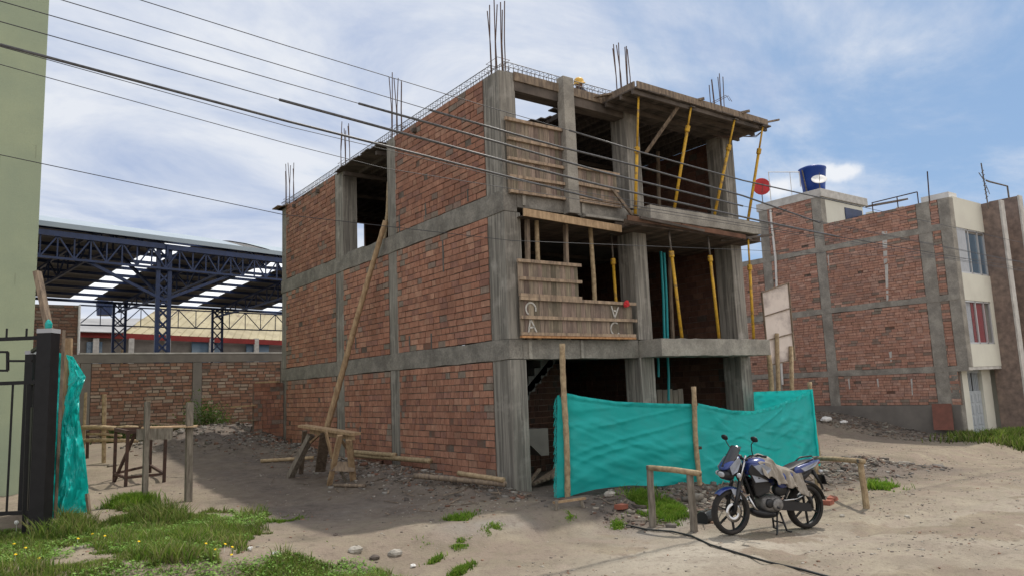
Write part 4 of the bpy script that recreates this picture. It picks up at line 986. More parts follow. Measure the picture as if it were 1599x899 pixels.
for k, px in enumerate((292, 378, 430)):
    a = hp2(px, 560, sB+10); o = MB().box(a.x-3, a.x+3, a.y-1, a.y+3, 0, hp2(px, 500-k*2, sB+10).z).build('distant_house', M['cream'])
    tag(o, ['pale distant house left part under the hall roof', 'pale distant house middle part under the hall roof', 'pale distant house right part under the hall roof'][k], 'house', 'pale distant houses')

# ------------------------------------------------------------------ pale green building, black fence, plastic on the left
GBd = thing('green_building', 'tall plain pale green rendered building at the left edge', 'building', (-9, 6.8, 0))
ge = OY(63, 300, 6.8).x
MB().box(ge-6, ge, 6.8, 18.5, -.3, 11.5).build('wall', M['greenwall'], GBd, bevel=.02)
MB().box(ge-6.02, ge+.004, 6.79, 18.52, -.3, .12).build('plinth', M['plaster'], GBd)
M['grime'] = mat('wall_grime', (.33, .36, .25), (.27, .29, .21), 3, .95, .2, 30)
for i in range(9):
    xx = ge-random.uniform(.05, 1.2); z_ = random.uniform(1, 9); l = random.uniform(.2, .7)
    MB().prism([(xx, 6.797, z_), (xx+.012, 6.797, z_), (xx+.01, 6.797, z_-l), (xx+.004, 6.797, z_-l)], (0, -.002, 0)).build('stain', M['grime'], GBd)
FX = thing('metal_fence', 'black metal fence with square posts and ornamental top panel', 'fence', G(60, 836))
fp = G(62, 838); fb = G(88, 790)
def sqpost(b, px, pyt, w, nmc=True):
    n = V((FW.x, FW.y, 0)).normalized(); top = OP(px, pyt, b, n); z0 = b.z-.15
    s = V((n.y, -n.x, 0))
    MB().obox((b.x, b.y, (z0+top.z)/2), s*w/2, n*w/2, V((0, 0, (top.z-z0)/2))).build('post', M['black'], FX, bevel=.004)
    MB().obox((b.x, b.y, top.z+.02), s*w*.52, n*w*.52, V((0, 0, .03))).build('post_cap', M['cap'], FX)
    return top
fn_ = V((FW.x, FW.y, 0)).normalized()
q0 = G(62, 838); t0 = sqpost(q0, 73, 519, .20)
q1 = G(44, 812, 0); q1 = G(38, 800); t1 = sqpost(q1, 47, 552, .14)
# near panel, running left from the big post
dl = V((-1, .0, 0)); dl = (OP(0, 700, q0, fn_)-OP(60, 700, q0, fn_)).normalized(); dl.z = 0
def fz(py): return OP(30, py, q0, fn_).z
zt, zm, zb, z2_ = fz(528), fz(562), fz(597), fz(815)
for z, hh in ((zt, .05), (zb, .05), (fz(800), .05)): MB().bar(q0*1+V((0, 0, z-q0.z)), q0+dl*2.6+V((0, 0, z-q0.z)), .035, hh).build('rail', M['black'], FX)
for i in range(20):
    k = .12+i*.115; b = q0+dl*k
    if i % 2 == 1: MB().bar((b.x, b.y, fz(800)), (b.x, b.y, zb), .028, .028).build('baluster', M['black'], FX)
for px in (10, 41):
    b = OP(px, 528, q0, fn_); MB().bar(b, b+V((0, 0, .14)), .026, .026).build('spike', M['black'], FX)
for pts in (((50, 563), (12, 563)), ((12, 563), (12, 549)), ((12, 549), (-40, 549)), ((12, 563), (12, 578)), ((12, 578), (-8, 578)), ((-8, 578), (-8, 563))):
    MB().bar(OP(*pts[0], q0, fn_), OP(*pts[1], q0, fn_), .03, .03).build('ornament', M['black'], FX)
# gate leaf standing open behind the post
g_a = q0+V((.02, .25, 0)); g_b = q1+V((0, -.1, 0))
for k in range(5):
    b = g_a.lerp(g_b, (k+.5)/5); MB().bar((b.x, b.y, -.05), (b.x, b.y, zb+.1), .04, .04).build('gate_bar', M['black'], FX)
for z in (.1, zb+.05, zt-.02): MB().bar((g_a.x, g_a.y, z), (g_b.x, g_b.y, z), .05, .05).build('gate_rail', M['black'], FX)
b = g_a.lerp(g_b, .5); MB().obox((b.x, b.y, 1.0), (g_b-g_a)*.48, V((.012, .006, 0)), V((0, 0, .9))).build('gate_sheet', M['black'], FX)
b = OP(38, 812, q0, fn_); MB().bar((b.x, b.y, b.z-.2), OP(45, 600, q0, fn_), .05, .05).build('baluster', M['black'], FX)
# plastic wrapped over poles
PLb = G(88, 806); 
pln = fn_
def plas(px, py, dd=0): return OP(px, py, PLb+pln*dd, pln)
def sheet(u, v):
    L_ = [(84, 548), (84, 600), (82, 680), (80, 745), (78, 812)]; R_ = [(114, 556), (134, 588), (124, 618), (124, 655), (132, 700), (138, 760), (139, 798)]
    def it(P, k):
        k = k*(len(P)-1); i = min(int(k), len(P)-2); t = k-i; return (P[i][0]*(1-t)+P[i+1][0]*t, P[i][1]*(1-t)+P[i+1][1]*t)
    a = it(L_, v); b = it(R_, v); px = a[0]*(1-u)+b[0]*u; py = a[1]*(1-u)+b[1]*u
    off = .16*math.sin(u*5+v*4)+.20*(fbm(np.array([u*2.2+v*1.5]), np.array([v*7-u*2]), 61, 4)[0]-.45)+.10*(1-abs(2*fbm(np.array([u*3-v*4]), np.array([v*9+u*5]), 63, 3)[0]-1)*2)+.05*math.sin(v*34+u*14)*math.exp(-((v-.85)/.12)**2)
    return plas(px, py, off+.05)
o = MB().grid(sheet, 60, 150).build('plastic_sheet', M['tealshiny'], smooth=True); tag(o, 'shiny teal plastic sheet crumpled and hanging beside the black gate post', 'plastic sheet')
def sheet2(u, v):
    px = 70+u*22; py = 548+v*262; return plas(px, py, .5+.1*math.sin(v*9+u*3))
o = MB().grid(sheet2, 8, 40).build('plastic_sheet', M['teal'], smooth=True); tag(o, 'flat teal cloth strip hanging between gate post and shiny plastic', 'plastic sheet')
for a, b, dd, r, mt, lab in (((100, 515), (86, 812), -.08, .035, 'wood', 'thin grey stick in front of the teal plastic'), ((106, 528), (100, 700), .15, .075, 'freshwood', 'thick pale bamboo behind the teal plastic top'),
        ((58, 424), (76, 512), .1, .06, 'wood', 'broken board sticking up above the black gate post'), ((136, 770), (141, 812), .2, .03, 'wood', 'short stick at the lower right corner of the teal plastic')):
    p, q_ = plas(*a, dd), plas(*b, dd); d = (q_-p).normalized(); 
    o = (MB().bar(p, q_+d*.1, r*2.2, r*1.2) if mt == 'wood' else MB().tube([p, p.lerp(q_, .5), q_], r, 10)).build('stick', M[mt]); tag(o, lab, 'stick')
o = MB().ball(plas(76, 508, .05), .07, (.8, .8, 1.4), 10, j=.1).build('cloth_knot', M['tealshiny']); tag(o, 'teal cloth knot tied around the broken board', 'cloth knot')

# ------------------------------------------------------------------ left yard: bar posts with plank, rusty frame, bamboo rails
YP = thing('plank_bench', 'two grey posts carrying a short plank table in the left yard', 'post table', G(260, 785))
A1, B1 = G(226, 786), G(294, 782)
for (bp, pt_) in ((A1, (224, 627)), (B1, (296, 628))):
    tp_ = OP(*pt_, bp, fn_); tp_.x, tp_.y = bp.x, bp.y; MB().bar(bp-V((0, 0, .1)), tp_, .12, .1, j=.01).build('post', M['greypost'], YP)
MB().bar(OP(213, 678, A1-fn_*.07, fn_), OP(270, 676, A1.lerp(B1, .6)-fn_*.07, fn_), .035, .2).build('front_board', M['greypost'], YP)
MB().bar(OP(222, 667, A1+fn_*.15, fn_), OP(308, 665, B1+fn_*.1, fn_), .42, .03, j=.01).build('top_board', M['freshwood'], YP)
MB().bar(OP(228, 660, A1+fn_*.5, fn_), OP(296, 664, B1+fn_*.4, fn_), .2, .03, j=.01).build('top_board', M['wood'], YP)
RF = thing('rusty_frame', 'low rusty steel frame with four legs behind the two grey posts', 'steel frame', G(215, 750))
c1_, c2_, c3_, c4_ = G(178, 752), G(196, 759), G(256, 752), G(234, 737)
tops = [OP(x, y, c, fn_) for (x, y), c in zip(((181, 670), (200, 674), (259, 672), (236, 668)), (c1_, c2_, c3_, c4_))]
for b, t_ in zip((c1_, c2_, c3_, c4_), tops): MB().bar(b-V((0, 0, .03)), t_, .06, .06).build('leg', M['rust'], RF)
mb = MB()
for i in range(4): mb.bar(tops[i], tops[(i+1) % 4], .07, .07); 
mb.build('top_frame', M['rust'], RF); mb = MB()
for i in range(4): b = (c1_, c2_, c3_, c4_); mb.bar(b[i].lerp(tops[i], .16), b[(i+1) % 4].lerp(tops[(i+1) % 4], .16), .05, .05)
mb.bar(c1_, tops[1].lerp(tops[2], .2), .05, .05); mb.build('lower_brace', M['rust'], RF)
BF = thing('bamboo_fence', 'low bamboo rail fence in the sunlit left yard', 'fence', G(160, 722))
pb_ = G(162, 722)
for x0, y0, x1, y1, r in ((163, 615, 162, 722, .05), (134, 612, 130, 700, .035)):
    MB().tube([OP(x0, y0, pb_, fn_), OP(x1, y1+4, pb_, fn_)], r, 8).build('post', M['bamboo'], BF)
for x0, y0, x1, y1, r in ((128, 667, 182, 668, .055), (182, 668, 215, 667, .05), (128, 687, 215, 688, .045), (136, 677, 190, 680, .03)):
    a = OP(x0, y0, pb_-fn_*.08, fn_); b = OP(x1, y1, pb_-fn_*.08, fn_); MB().tube([a, a.lerp(b, .5)+V((0, 0, .02)), b], r, 8).build('rail', M['bamboo'], BF, smooth=True)
b_ = G(136, 715); MB().bar(b_, OP(137, 672, b_, fn_), .07, .07).build('post', M['rust'], BF)
a = GZ(185, 690, .25); tp_ = OP(191, 545, a, fn_); pole(a-V((0, 0, .2)), tp_, .05, 'bamboo_pole', 'tall thin pole standing before the boundary wall', cat='pole')
for k, (px, py, lab) in enumerate(((236, 742, 'weathered stub post right of the rusty frame'),)): pass

# ------------------------------------------------------------------ neighbour building
X0 = 17.9
NB = thing('neighbour_building', 'three storey neighbour building with brick side wall and cream front', 'building', (X0, 0, 0))
NBR = [(.60, .34, .25), (.64, .375, .28), (.57, .315, .235), (.61, .345, .25), (.65, .41, .32), (.55, .34, .27)]  # tan bricks, lightened with distance haze mixed into the colour
YF = -.46; zs = [(-.4, 1.86), (2.06, 4.2), (4.4, 6.55), (6.75, 7.55)]
cols_ = [(-.46, -.1), (.18, .62), (4.05, 4.45), (6.42, 6.82), (9.6, 10.0)]
fills = [(-.1, .18), (.62, 4.05), (4.45, 6.42), (6.82, 9.6)]
for k, (z0, z1) in enumerate(zs):
    for i, (a, b) in enumerate(fills):
        if k == 3 and i == 3: continue
        zt_ = z1 if k < 3 else (7.6 if i < 2 else 8.9); zb_ = z0 if k else .8
        brickwall(NB, 'brick_panel', 'x', X0, -1, a+.004, b-.004, zb_, zt_-.004, course=.095, widths=(.2, .26, .3), pal=NBR, gap=.012, dull=1.0)
for a, b in cols_:
    MB().box(X0-.012, X0+.3, a, b, -.5 if a > -.3 else 2.0, 7.6 if a < 4 else (8.92 if a < 7 else 6.7)).build('column', M['conclight'], NB, bevel=.01)  # paler concrete puts haze into the column colour
MB().box(X0-.01, X0+.3, -.08, .2, -.5, 2.0).build('column', M['concb'], NB, bevel=.01)
for z in (1.86, 4.2, 6.55):
    y0 = YF+.03; mb = MB(); n = 24; rings = []
    for i in range(n+1):
        yy = y0+(13-y0)*i/n; a, b = random.uniform(-.02, .02), random.uniform(-.02, .02)
        rings.append([(X0-.02, yy, z+a), (X0+.3, yy, z+a), (X0+.3, yy, z+.2+b), (X0-.02, yy, z+.2+b)])
    mb.loft(rings).build('beam', M['conclight'], NB)  # beams use the same haze-paled concrete
MB().box(X0-.022, X0+.3, -.05, 13, -.6, .79).build('plinth', M['plaster'], NB, bevel=.01)
MB().box(X0+.02, X0+.25, 6.85, 13, 2.0, 6.6).build('wall', M['mortar'], NB)
brickwall(NB, 'brick_panel', 'x', X0, -1, 10, 12.9, .8, 6.5, course=.095, widths=(.2, .26, .3), pal=NBR, gap=.012)
for px, y0, y1, w in ((1381, 360, 412, .2), (1384, 412, 470, .12), (1390, 548, 565, .1), (1293, 398, 420, .05), (1325, 590, 608, .06), (1370, 590, 606, .06), (1423, 590, 617, .06)):
    a = OX(px, y0, X0-.014); b = OX(px+2, y1, X0-.014)
    MB().prism([(X0-.016, a.y-w/2, a.z), (X0-.016, a.y+w/2, a.z-.03), (X0-.016, b.y+w*.3, b.z), (X0-.016, b.y-w*.3, b.z+.05)], (.006, 0, 0)).build('cement_smear', M['coping'], NB)
# roof room and parapets
xr = OY(1346, 315, 4.1).x
MB().box(X0+.02, xr, 4.1, 6.8, 6.9, 8.68).build('roof_room', M['cream'], NB, bevel=.01)
MB().box(X0-.03, xr+.25, 4.0, 6.9, 8.685, 9.0).build('roof_slab', M['coping'], NB, bevel=.01)
a = OY(1318, 315, 4.08).x; MB().box(a, xr-.15, 4.06, 4.095, 7.2, 8.45).build('room_door', M['bluesteel'], NB)
a = OY(1348, 330, 3.6); MB().box(xr-.5, xr+.15, 3.3, 4.05, 7.0, 8.2).build('side_block', M['plaster'], NB)
xf = 20.4
MB().box(X0+.04, xf-.1, -.4, 13, 6.5, 6.72).build('roof_slab', M['plaster'], NB)
for (p0, p1, y, hh, mt, nm) in (((1362, 330), (1408, 318), 5, .9, 'cream', 'low_parapet'), ((1410, 322), (1440, 314), 3.5, .9, 'cream', 'low_parapet'), ((1412, 324), (1429, 318), 3.2, .5, 'blueplastic', 'blue_box')):
    a = OY(*p0, y); b = OY(*p1, y); MB().box(a.x, b.x, y, y+.3, a.z-hh, a.z).build(nm, M[mt], NB)
MB().bar(OY(1360, 325, 5.2)+V((0, 0, .1)), OY(1410, 316, 5.2)+V((0, 0, .1)), .5, .08).build('tile_edge', M['darkstone'], NB)
a, b = OX(1441, 320, X0+.3), OX(1452, 316, X0+.3)
mb = MB(); hz_ = 8.15
for yy in (2.2, 1.3, .6): mb.tube([(X0+.2, yy, 7.55), (X0+.2, yy, hz_-.1)], .02, 6)
mb.tube([(X0+.2, 2.2, hz_-.12), (X0+.2, .6, hz_-.1)], .02, 6); mb.build('roof_rail', M['rust'], NB)
a = OX(1448, 268, X0+.2); MB().tube([(X0+.2, a.y+.05, 7.5), a], .022, 6).build('roof_mast', M['rust'], NB)
a = OX(1466, 312, X0+.6); o = MB().obox(a, V((0, .45, 0)), V((.3, 0, .0)), V((0, 0, .14))).build('solar_heater', M['white']); tag(o, 'white box heater on the neighbour roof edge', 'heater')
# drain pipe on the side wall
pts = [OX(1203, 328, X0-.06), OX(1205, 350, X0-.06), OX(1211, 403, X0-.06), OX(1213, 450, X0-.06), OX(1222, 600, X0-.06)]
MB().tube(pts, .045, 8).build('drain_pipe', M['white'], NB)
# cream front: upper storeys overhang
xf = 20.4
def fbox(nm, a, b, y0, y1, z0, z1, m, bv=0): return MB().box(a, b, y0, y1, z0, z1).build(nm, M[m], NB, bevel=bv)
xs0 = X0+.3
fbox('front_wall', xs0, xf, YF+.01, YF+.25, 6.62, 7.66, 'cream'); fbox('front_wall', xs0, xf, YF+.01, YF+.25, 4.18, 5.08, 'cream'); fbox('front_wall', xs0, xf, YF+.01, YF+.25, 2.0, 2.74, 'cream')
fbox('front_wall', xf-.26, xf, YF+.012, YF+.25, 2.74, 4.18, 'cream')
fbox('overhang_soffit', xs0-.28, xf, YF+.02, .2, 1.9, 1.996, 'coping')
for z0, z1, cur in ((5.08, 6.62, 'whitecurtain'), (2.74, 4.18, 'curtain')):
    x1 = xf-.02 if z0 > 4 else xf-.26
    wn_ = thing('window', None, None, (0, 0, 0)); wn_.parent = NB; ORG[wn_.name] = V((0, 0, 0)); wn_.location = -V((X0, 0, 0))
    fr_ = MB(); yy = YF+.06
    for a in (xs0+.03, xs0+(x1-xs0)*.42, xs0+(x1-xs0)*.75, x1-.03): fr_.bar((a, yy, z0), (a, yy, z1), .05, .05)
    for z in (z0+.03, z1-.03, ): fr_.bar((xs0, yy, z), (x1, yy, z), .05, .05)
    fr_.build('frame', M['alu'], wn_)
    MB().box(xs0, x1, yy+.02, yy+.03, z0, z1).build('pane', M['glass'] if z0 > 4 else mat('clear_glass', (.3, .3, .32), None, 1, .06, 0, alpha=.12, spec=.9), wn_)
    if z0 > 4: MB().box(xs0+.02, xs0+.75, yy-.012, yy+.012, z0+.05, z1-.05).build('curtain', M['whitecurtain'], wn_)
    else:
        MB().box(xs0+.02, xs0+.6, yy+.06, yy+.08, z0, z1).build('curtain', M['whitecurtain'], wn_); MB().box(xs0+.62, x1-.25, yy+.045, yy+.06, z0, z1).build('curtain', M['curtain'], wn_)
        MB().box(xs0+.02, x1, yy+.3, yy+.32, z0, z1).build('curtain', M['stoneclad'], wn_)
# ground floor: cream surround and grey metal garage door
fbox('front_wall', X0+.02, X0+.75, -.06, .1, -.5, 1.9, 'cream'); fbox('front_wall', 19.72, xf, -.065, .1, -.5, 1.9, 'cream')
dr = thing('garage_door', 'grey panelled metal garage door with barred top lights', None, (0, 0, 0)); dr.parent = NB; ORG[dr.name] = V((0, 0, 0)); dr.location = -V((X0, 0, 0))
fbox('door_reveal', X0+.75, 19.72, .12, .16, -.5, 1.9, 'concdark')
dx0, dx1 = X0+.75, 19.72; dz0 = -.35
for k in range(2):
    a = dx0+(dx1-dx0)*k/2+.01; b = dx0+(dx1-dx0)*(k+1)/2-.01
    MB().box(a, b, .02, .06, dz0, 1.2).build('leaf', M['doorgrey'], dr, bevel=.004)
    for i in range(2):
        for j in range(4):
            c0, c1 = a+.06+(b-a-.1)*i/2, a+.02+(b-a-.1)*(i+1)/2; e0 = dz0+.06+j*.37
            MB().box(c0, c1, .0, .022, e0, e0+.28).build('door_panel', M['doorgrey'], dr, bevel=.01)
    for i in range(4):
        c0 = a+.03+(b-a-.06)*i/4; MB().box(c0, c0+(b-a)/4-.03, .05, .06, 1.2, 1.85).build('pane', M['glass'], dr)
        MB().bar((c0, .035, 1.2), (c0, .035, 1.88), .035, .035).build('bar', M['doorgrey'], dr)
    MB().box(a, b, .015, .06, 1.8, 1.9).build('head', M['doorgrey'], dr)
# stone-clad fins
for xx, z1, yq in ((xf+.004, 7.65, -1.0), (xf+1.35, 7.95, -1.12)):
    MB().box(xx, xx+.3, yq, -.2, -.6, z1).build('stone_fin', M['stoneclad'], NB, bevel=.01)
    MB().box(xx-.01, xx+.31, yq-.06, yq-.004, -.6, z1+.02).build('fin_lit_edge', M['coping'], NB)  # pale strip painting the fin's front face as sunlit
fbox('front_wall', xf+.31, xf+5.5, -.1, .1, -.6, 7.6, 'cream'); fbox('window_strip', xf+1.8, xf+3.5, -.16, -.105, 2.6, 7.0, 'glass')
MB().box(xf-.1, xf+6, .12, 13, -.4, 6.4).build('wall', M['plaster'], NB)
# roof antennas, dishes and tank
tk = thing('water_tank', 'blue plastic water tank on the neighbour roof room', 'water tank', OX(1271, 296, X0+.9))
tb = V(tk.location); tb.z = 9.0
sc_ = depth(tb)/F; rt_ = 20*sc_; ht_ = 33*sc_+max(0, V(tk.location).z-9.0)
MB().lathe([(0, 0), (rt_*.8, 0), (rt_*.84, ht_*.3), (rt_*.90, ht_*.5), (rt_, ht_*.92), (rt_*1.04, ht_*.95), (rt_*1.04, ht_), (rt_*.6, ht_*1.08), (rt_*.2, ht_*1.1), (0, ht_*1.1)], tb, n=24).build('tank_body', M['tank'], tk, smooth=True)
MB().tube([tb+V((-.5, 0, 0)), tb+V((-.55, .1, ht_*.9))], .03, 6).build('inlet_pipe', M['steeldark'], tk)
def dish(c, r, n, mt, label, pole_z):
    c = V(c); n = V(n).normalized(); t = thing('satellite_dish', label, 'satellite dish', c)
    MB().lathe([(0, -.05*r), (r*.5, -.01), (r*.9, .08*r/.3*.3), (r, .12*r), (r*.98, .13*r), (r*.5, .02), (0, -.02*r)], c, n, 22).build('reflector', M[mt], t, smooth=True)
    MB().tube([V((c.x, c.y, pole_z)), c-n*.03], .02, 6).build('mast', M['steeldark'], t); MB().tube([c-V((0, 0, r*.8)), c+n*r*.9, c+n*r*.95+V((0, 0, .05))], .01, 5).build('feed_arm', M['steeldark'], t)
cdp = OX(1189, 292, X0+.1); tocam = (CAM-cdp).normalized()
dish(cdp, 13.5*depth(cdp)/F, tocam+V((.25, 0, .25)), 'red', 'round red dish on a mast at the far corner of the neighbour roof', 8.9)
cdp = OX(1279, 281, X0+.3); dish(cdp, 11.5*depth(cdp)/F, V((-.55, -.45, .62)), 'white', 'white dish in front of the blue water tank', 9.0)
a, b = OX(1200, 269, X0+.3), OX(1248, 269, X0+.3); t = thing('pipe_frame', 'thin white pipe frame beside the blue water tank', 'pipe frame', a)
MB().tube([V((a.x, a.y, 8.9)), a, b, b+V((0, 0, -.6))], .022, 6).build('pipe', M['white'], t); MB().tube([a.lerp(b, .7), a.lerp(b, .7)-V((0, 0, 1))], .015, 6).build('pipe', M['white'], t)
an = OY(1543, 322, -.7); t = thing('tv_antenna', 'lattice television antenna on the first stone fin', 'antenna', an)
at_ = OY(1532, 255, -.7); mb = MB()
mb.tube([an-V((0, 0, .1)), an.lerp(at_, .6), at_], .022, 6)
for k in range(7):
    p = an.lerp(at_, .15+k*.1); mb.tube([p-V((.16, .1, -.08)), p+V((.16, .1, .08))], .012, 5)
mb.tube([an.lerp(at_, .55)-V((.35, 0, -.3)), an.lerp(at_, .6)], .014, 5); mb.tube([an.lerp(at_, .5)+V((.1, 0, 0)), an.lerp(at_, .3)+V((.3, 0, 0))], .012, 5)
mb.build('mast', M['steeldark'], t)
p0_, p1_, p2_ = OY(1545, 284, -.8), OY(1573, 291, -.8), OY(1578, 328, -.8)
o = MB().tube([OY(1540, 282, -.8), p0_, p1_, p2_-V((0, 0, .2))], .03, 6).build('bent_pipe', M['steeldark']); tag(o, 'bent dark pipe arching between the two stone fins', 'pipe')
o = MB().obox(OX(1472, 650, X0-.16), V((-.02, .30, 0)), V((.012, 0, 0)), V((.09, .03, .42))).build('red_board', mat('red_oxide_board', (.24, .10, .075), (.17, .08, .06), 4)); tag(o, 'reddish sheet leaning on the plinth by the garage door', 'sheet')
for k, (px, py, s, lab) in enumerate(((1291, 657, .16, 'white sack lying by the far plinth left'), (1318, 660, .1, 'white rubbish by the far plinth middle'), (1441, 664, .09, 'white rubbish scrap near the reddish sheet'))):
    p = G(px, py); o = MB().ball(p+V((0, 0, s*.4)), s, (1.7, 1, .6), 10, j=.15).build('litter', M['white']); tag(o, lab, 'litter')

# ------------------------------------------------------------------ person on the roof deck
PS = thing('person', 'crouching worker in yellow hard hat bent over the roof edge', 'person', (2.95, .9, 8.05))
def skin(name, pts, edges, rad, material, parent, sub=2):
    me = bpy.data.meshes.new(name); og = ORG[parent.name]; me.from_pydata([tuple(V(p)-og) for p in pts], edges, []); me.update()
    o = bpy.data.objects.new(name, me); C.objects.link(o); o.parent = parent; ORG[o.name] = og; me.materials.append(material)
    sm_ = o.modifiers.new('skin', 'SKIN'); sm_.use_smooth_shade = True
    for v, r in zip(me.skin_vertices[0].data, rad): v.radius = (r, r)
    me.skin_vertices[0].data[0].use_root = True
    s = o.modifiers.new('s', 'SUBSURF'); s.levels = s.render_levels = sub; return o
hd = OY(904, 130, .75)
bx, by, bz = hd.x, .75, hd.z
body = [(bx+.45, by+.5, bz-.25), (bx+.3, by+.35, bz-.14), (bx+.12, by+.15, bz-.12), (bx+.03, by+.03, bz-.09), (bx, by, bz-.03),
        (bx+.3, by+.1, bz-.18), (bx+.2, by-.1, bz-.34), (bx+.02, by-.18, bz-.5), (bx-.05, by+.3, bz-.2), (bx-.12, by+.08, bz-.36), (bx-.1, by-.15, bz-.5),
        (bx+.35, by+.25, bz-.42), (bx+.5, by+.6, bz-.5), (bx+.12, by+.5, bz-.42), (bx+.3, by+.8, bz-.5)]
skin('body', body, [(0, 1), (1, 2), (2, 3), (3, 4), (2, 5), (5, 6), (6, 7), (2, 8), (8, 9), (9, 10), (0, 11), (11, 12), (0, 13), (13, 14)],
     [.15, .15, .16, .06, .09, .07, .05, .035, .07, .05, .035, .09, .06, .09, .06], mat('work_clothes', (.10, .10, .14), (.06, .06, .09), 5), PS)
MB().lathe([(.15, -.02), (.145, 0), (.118, .005), (.115, .05), (.09, .10), (.045, .125), (0, .13)], V((bx, by, bz+.0)), V((-.3, -.2, 1)), 18).build('hard_hat', mat('yellow_hat', (.7, .42, .08), None, 1, .4, 0), PS, smooth=True)
MB().ball((bx-.02, by-.02, bz-.05), .09, (1, 1, 1.15), 12).build('head', mat('face_skin', (.22, .12, .08), None, 1, .6, 0), PS, smooth=True)

# ------------------------------------------------------------------ grass and plants
def grass(name, n, cx, cy, rx, ry, ang, h, kind='stuff', thr=.42, wide=.006, fn=None, cols=((.22, .34, .045), (.145, .25, .035), (.31, .37, .08), (.38, .35, .16)), seed=0):
    r = np.abs(rng.normal(0, .5, n)); t = rng.uniform(0, 6.283, n); x = r*np.cos(t)*rx; y = r*np.sin(t)*ry
    c, s = math.cos(ang), math.sin(ang); x, y = cx+x*c-y*s, cy+x*s+y*c
    if fn is not None: x, y = fn(n)
    d = fbm(x*1.6, y*1.6, 81+seed, 3)+.25*(fbm(x*7, y*7, 83, 2)-.4); k = d > thr; x, y, d = x[k], y[k], d[k]; n = len(x)
    z = ghn(x, y); a = rng.uniform(0, 6.283, n); hh = h*rng.uniform(.4, 1.15, n)*np.clip(.35+(d-thr)*5, .3, 1.2); w_ = wide*rng.uniform(.7, 1.5, n)
    lean = hh*rng.uniform(.1, .9, n); la = rng.uniform(0, 6.283, n); dx, dy = np.cos(la)*lean, np.sin(la)*lean
    px_, py_ = np.cos(a)*w_, np.sin(a)*w_
    P = np.zeros((n, 5, 3)); z = z-.01
    P[:, 0] = np.stack([x-px_, y-py_, z], 1); P[:, 1] = np.stack([x+px_, y+py_, z], 1)
    P[:, 2] = np.stack([x+px_*.8+dx*.4, y+py_*.8+dy*.4, z+hh*.6], 1); P[:, 3] = np.stack([x-px_*.8+dx*.4, y-py_*.8+dy*.4, z+hh*.6], 1)
    P[:, 4] = np.stack([x+dx, y+dy, z+hh*.95], 1)
    i = np.arange(n)[:, None]*5; L_ = np.concatenate([i+[0], i+[1], i+[2], i+[3], i+[3], i+[2], i+[4]], 1).astype(np.int32)
    m = bpy.data.meshes.new(name); m.vertices.add(n*5); m.vertices.foreach_set('co', P.astype(np.float32).ravel())
    m.loops.add(L_.size); m.loops.foreach_set('vertex_index', L_.ravel()); m.polygons.add(2*n)
    m.polygons.foreach_set('loop_start', (np.arange(n)[:, None]*7+np.array([[0, 4]])).ravel().astype(np.int32)); m.update()
    cols = np.array(cols); cc = cols[rng.integers(0, len(cols), n)]*rng.uniform(.65, 1.2, (n, 1))*(.7+.8*(fbm(x*.9, y*.9, 5, 3)-.3))[:, None]
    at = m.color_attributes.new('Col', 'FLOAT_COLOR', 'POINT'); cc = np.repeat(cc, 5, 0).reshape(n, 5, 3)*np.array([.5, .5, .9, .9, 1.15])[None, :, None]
    at.data.foreach_set('color', np.concatenate([cc.reshape(-1, 3), np.ones((n*5, 1))], 1).astype(np.float32).ravel())
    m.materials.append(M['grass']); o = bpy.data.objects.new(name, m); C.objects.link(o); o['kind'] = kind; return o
# front left lawn: polygon on the ground
def inpoly(x, y, P):
    r = np.zeros(len(x), bool); n = len(P)
    for i in range(n):
        x1, y1 = P[i]; x2, y2 = P[(i+1) % n]; c_ = ((y1 > y) != (y2 > y)) & (x < (x2-x1)*(y-y1)/(y2-y1+1e-9)+x1); r ^= c_
    return r
def polyfn(pix):
    P = [G(*p) for p in pix]; P = [(p.x, p.y) for p in P]; xs = [p[0] for p in P]; ys = [p[1] for p in P]
    def f(n):
        x = rng.uniform(min(xs), max(xs), n); y = rng.uniform(min(ys), max(ys), n)
        k = inpoly(x+.5*(vnoise(x*2.2, y*2.2, 3)-.5)+.15*(vnoise(x*9, y*9, 13)-.5), y+.5*(vnoise(x*2.2, y*2.2, 4)-.5)+.15*(vnoise(x*9, y*9, 14)-.5), P); return x[k], y[k]
    return f
lawn = [(-60, 842), (20, 835), (60, 826), (150, 815), (200, 800), (228, 794), (280, 806), (340, 797), (408, 806), (414, 828), (385, 842), (330, 850), (340, 880), (400, 868), (470, 872), (540, 878), (600, 893), (640, 912), (640, 960), (-60, 960)]
grass('grass', 150000, 0, 0, 1, 1, 0, .085, thr=.36, fn=polyfn(lawn), wide=.0045)
grass('tall_grass', 26000, 0, 0, 1, 1, 0, .17, thr=.47, fn=polyfn(lawn), wide=.005, seed=3)
weedy = [(50, 842), (90, 812), (150, 806), (225, 792), (290, 803), (270, 832), (160, 860), (60, 872)]
grass('tall_weeds', 14000, 0, 0, 1, 1, 0, .26, thr=.40, fn=polyfn(weedy), wide=.006, seed=5, cols=((.22, .32, .05), (.14, .22, .04), (.34, .33, .12)))
weedy2 = [(140, 850), (260, 830), (400, 850), (380, 880), (200, 885)]
grass('tall_weeds', 9000, 0, 0, 1, 1, 0, .2, thr=.45, fn=polyfn(weedy2), wide=.006, seed=8)
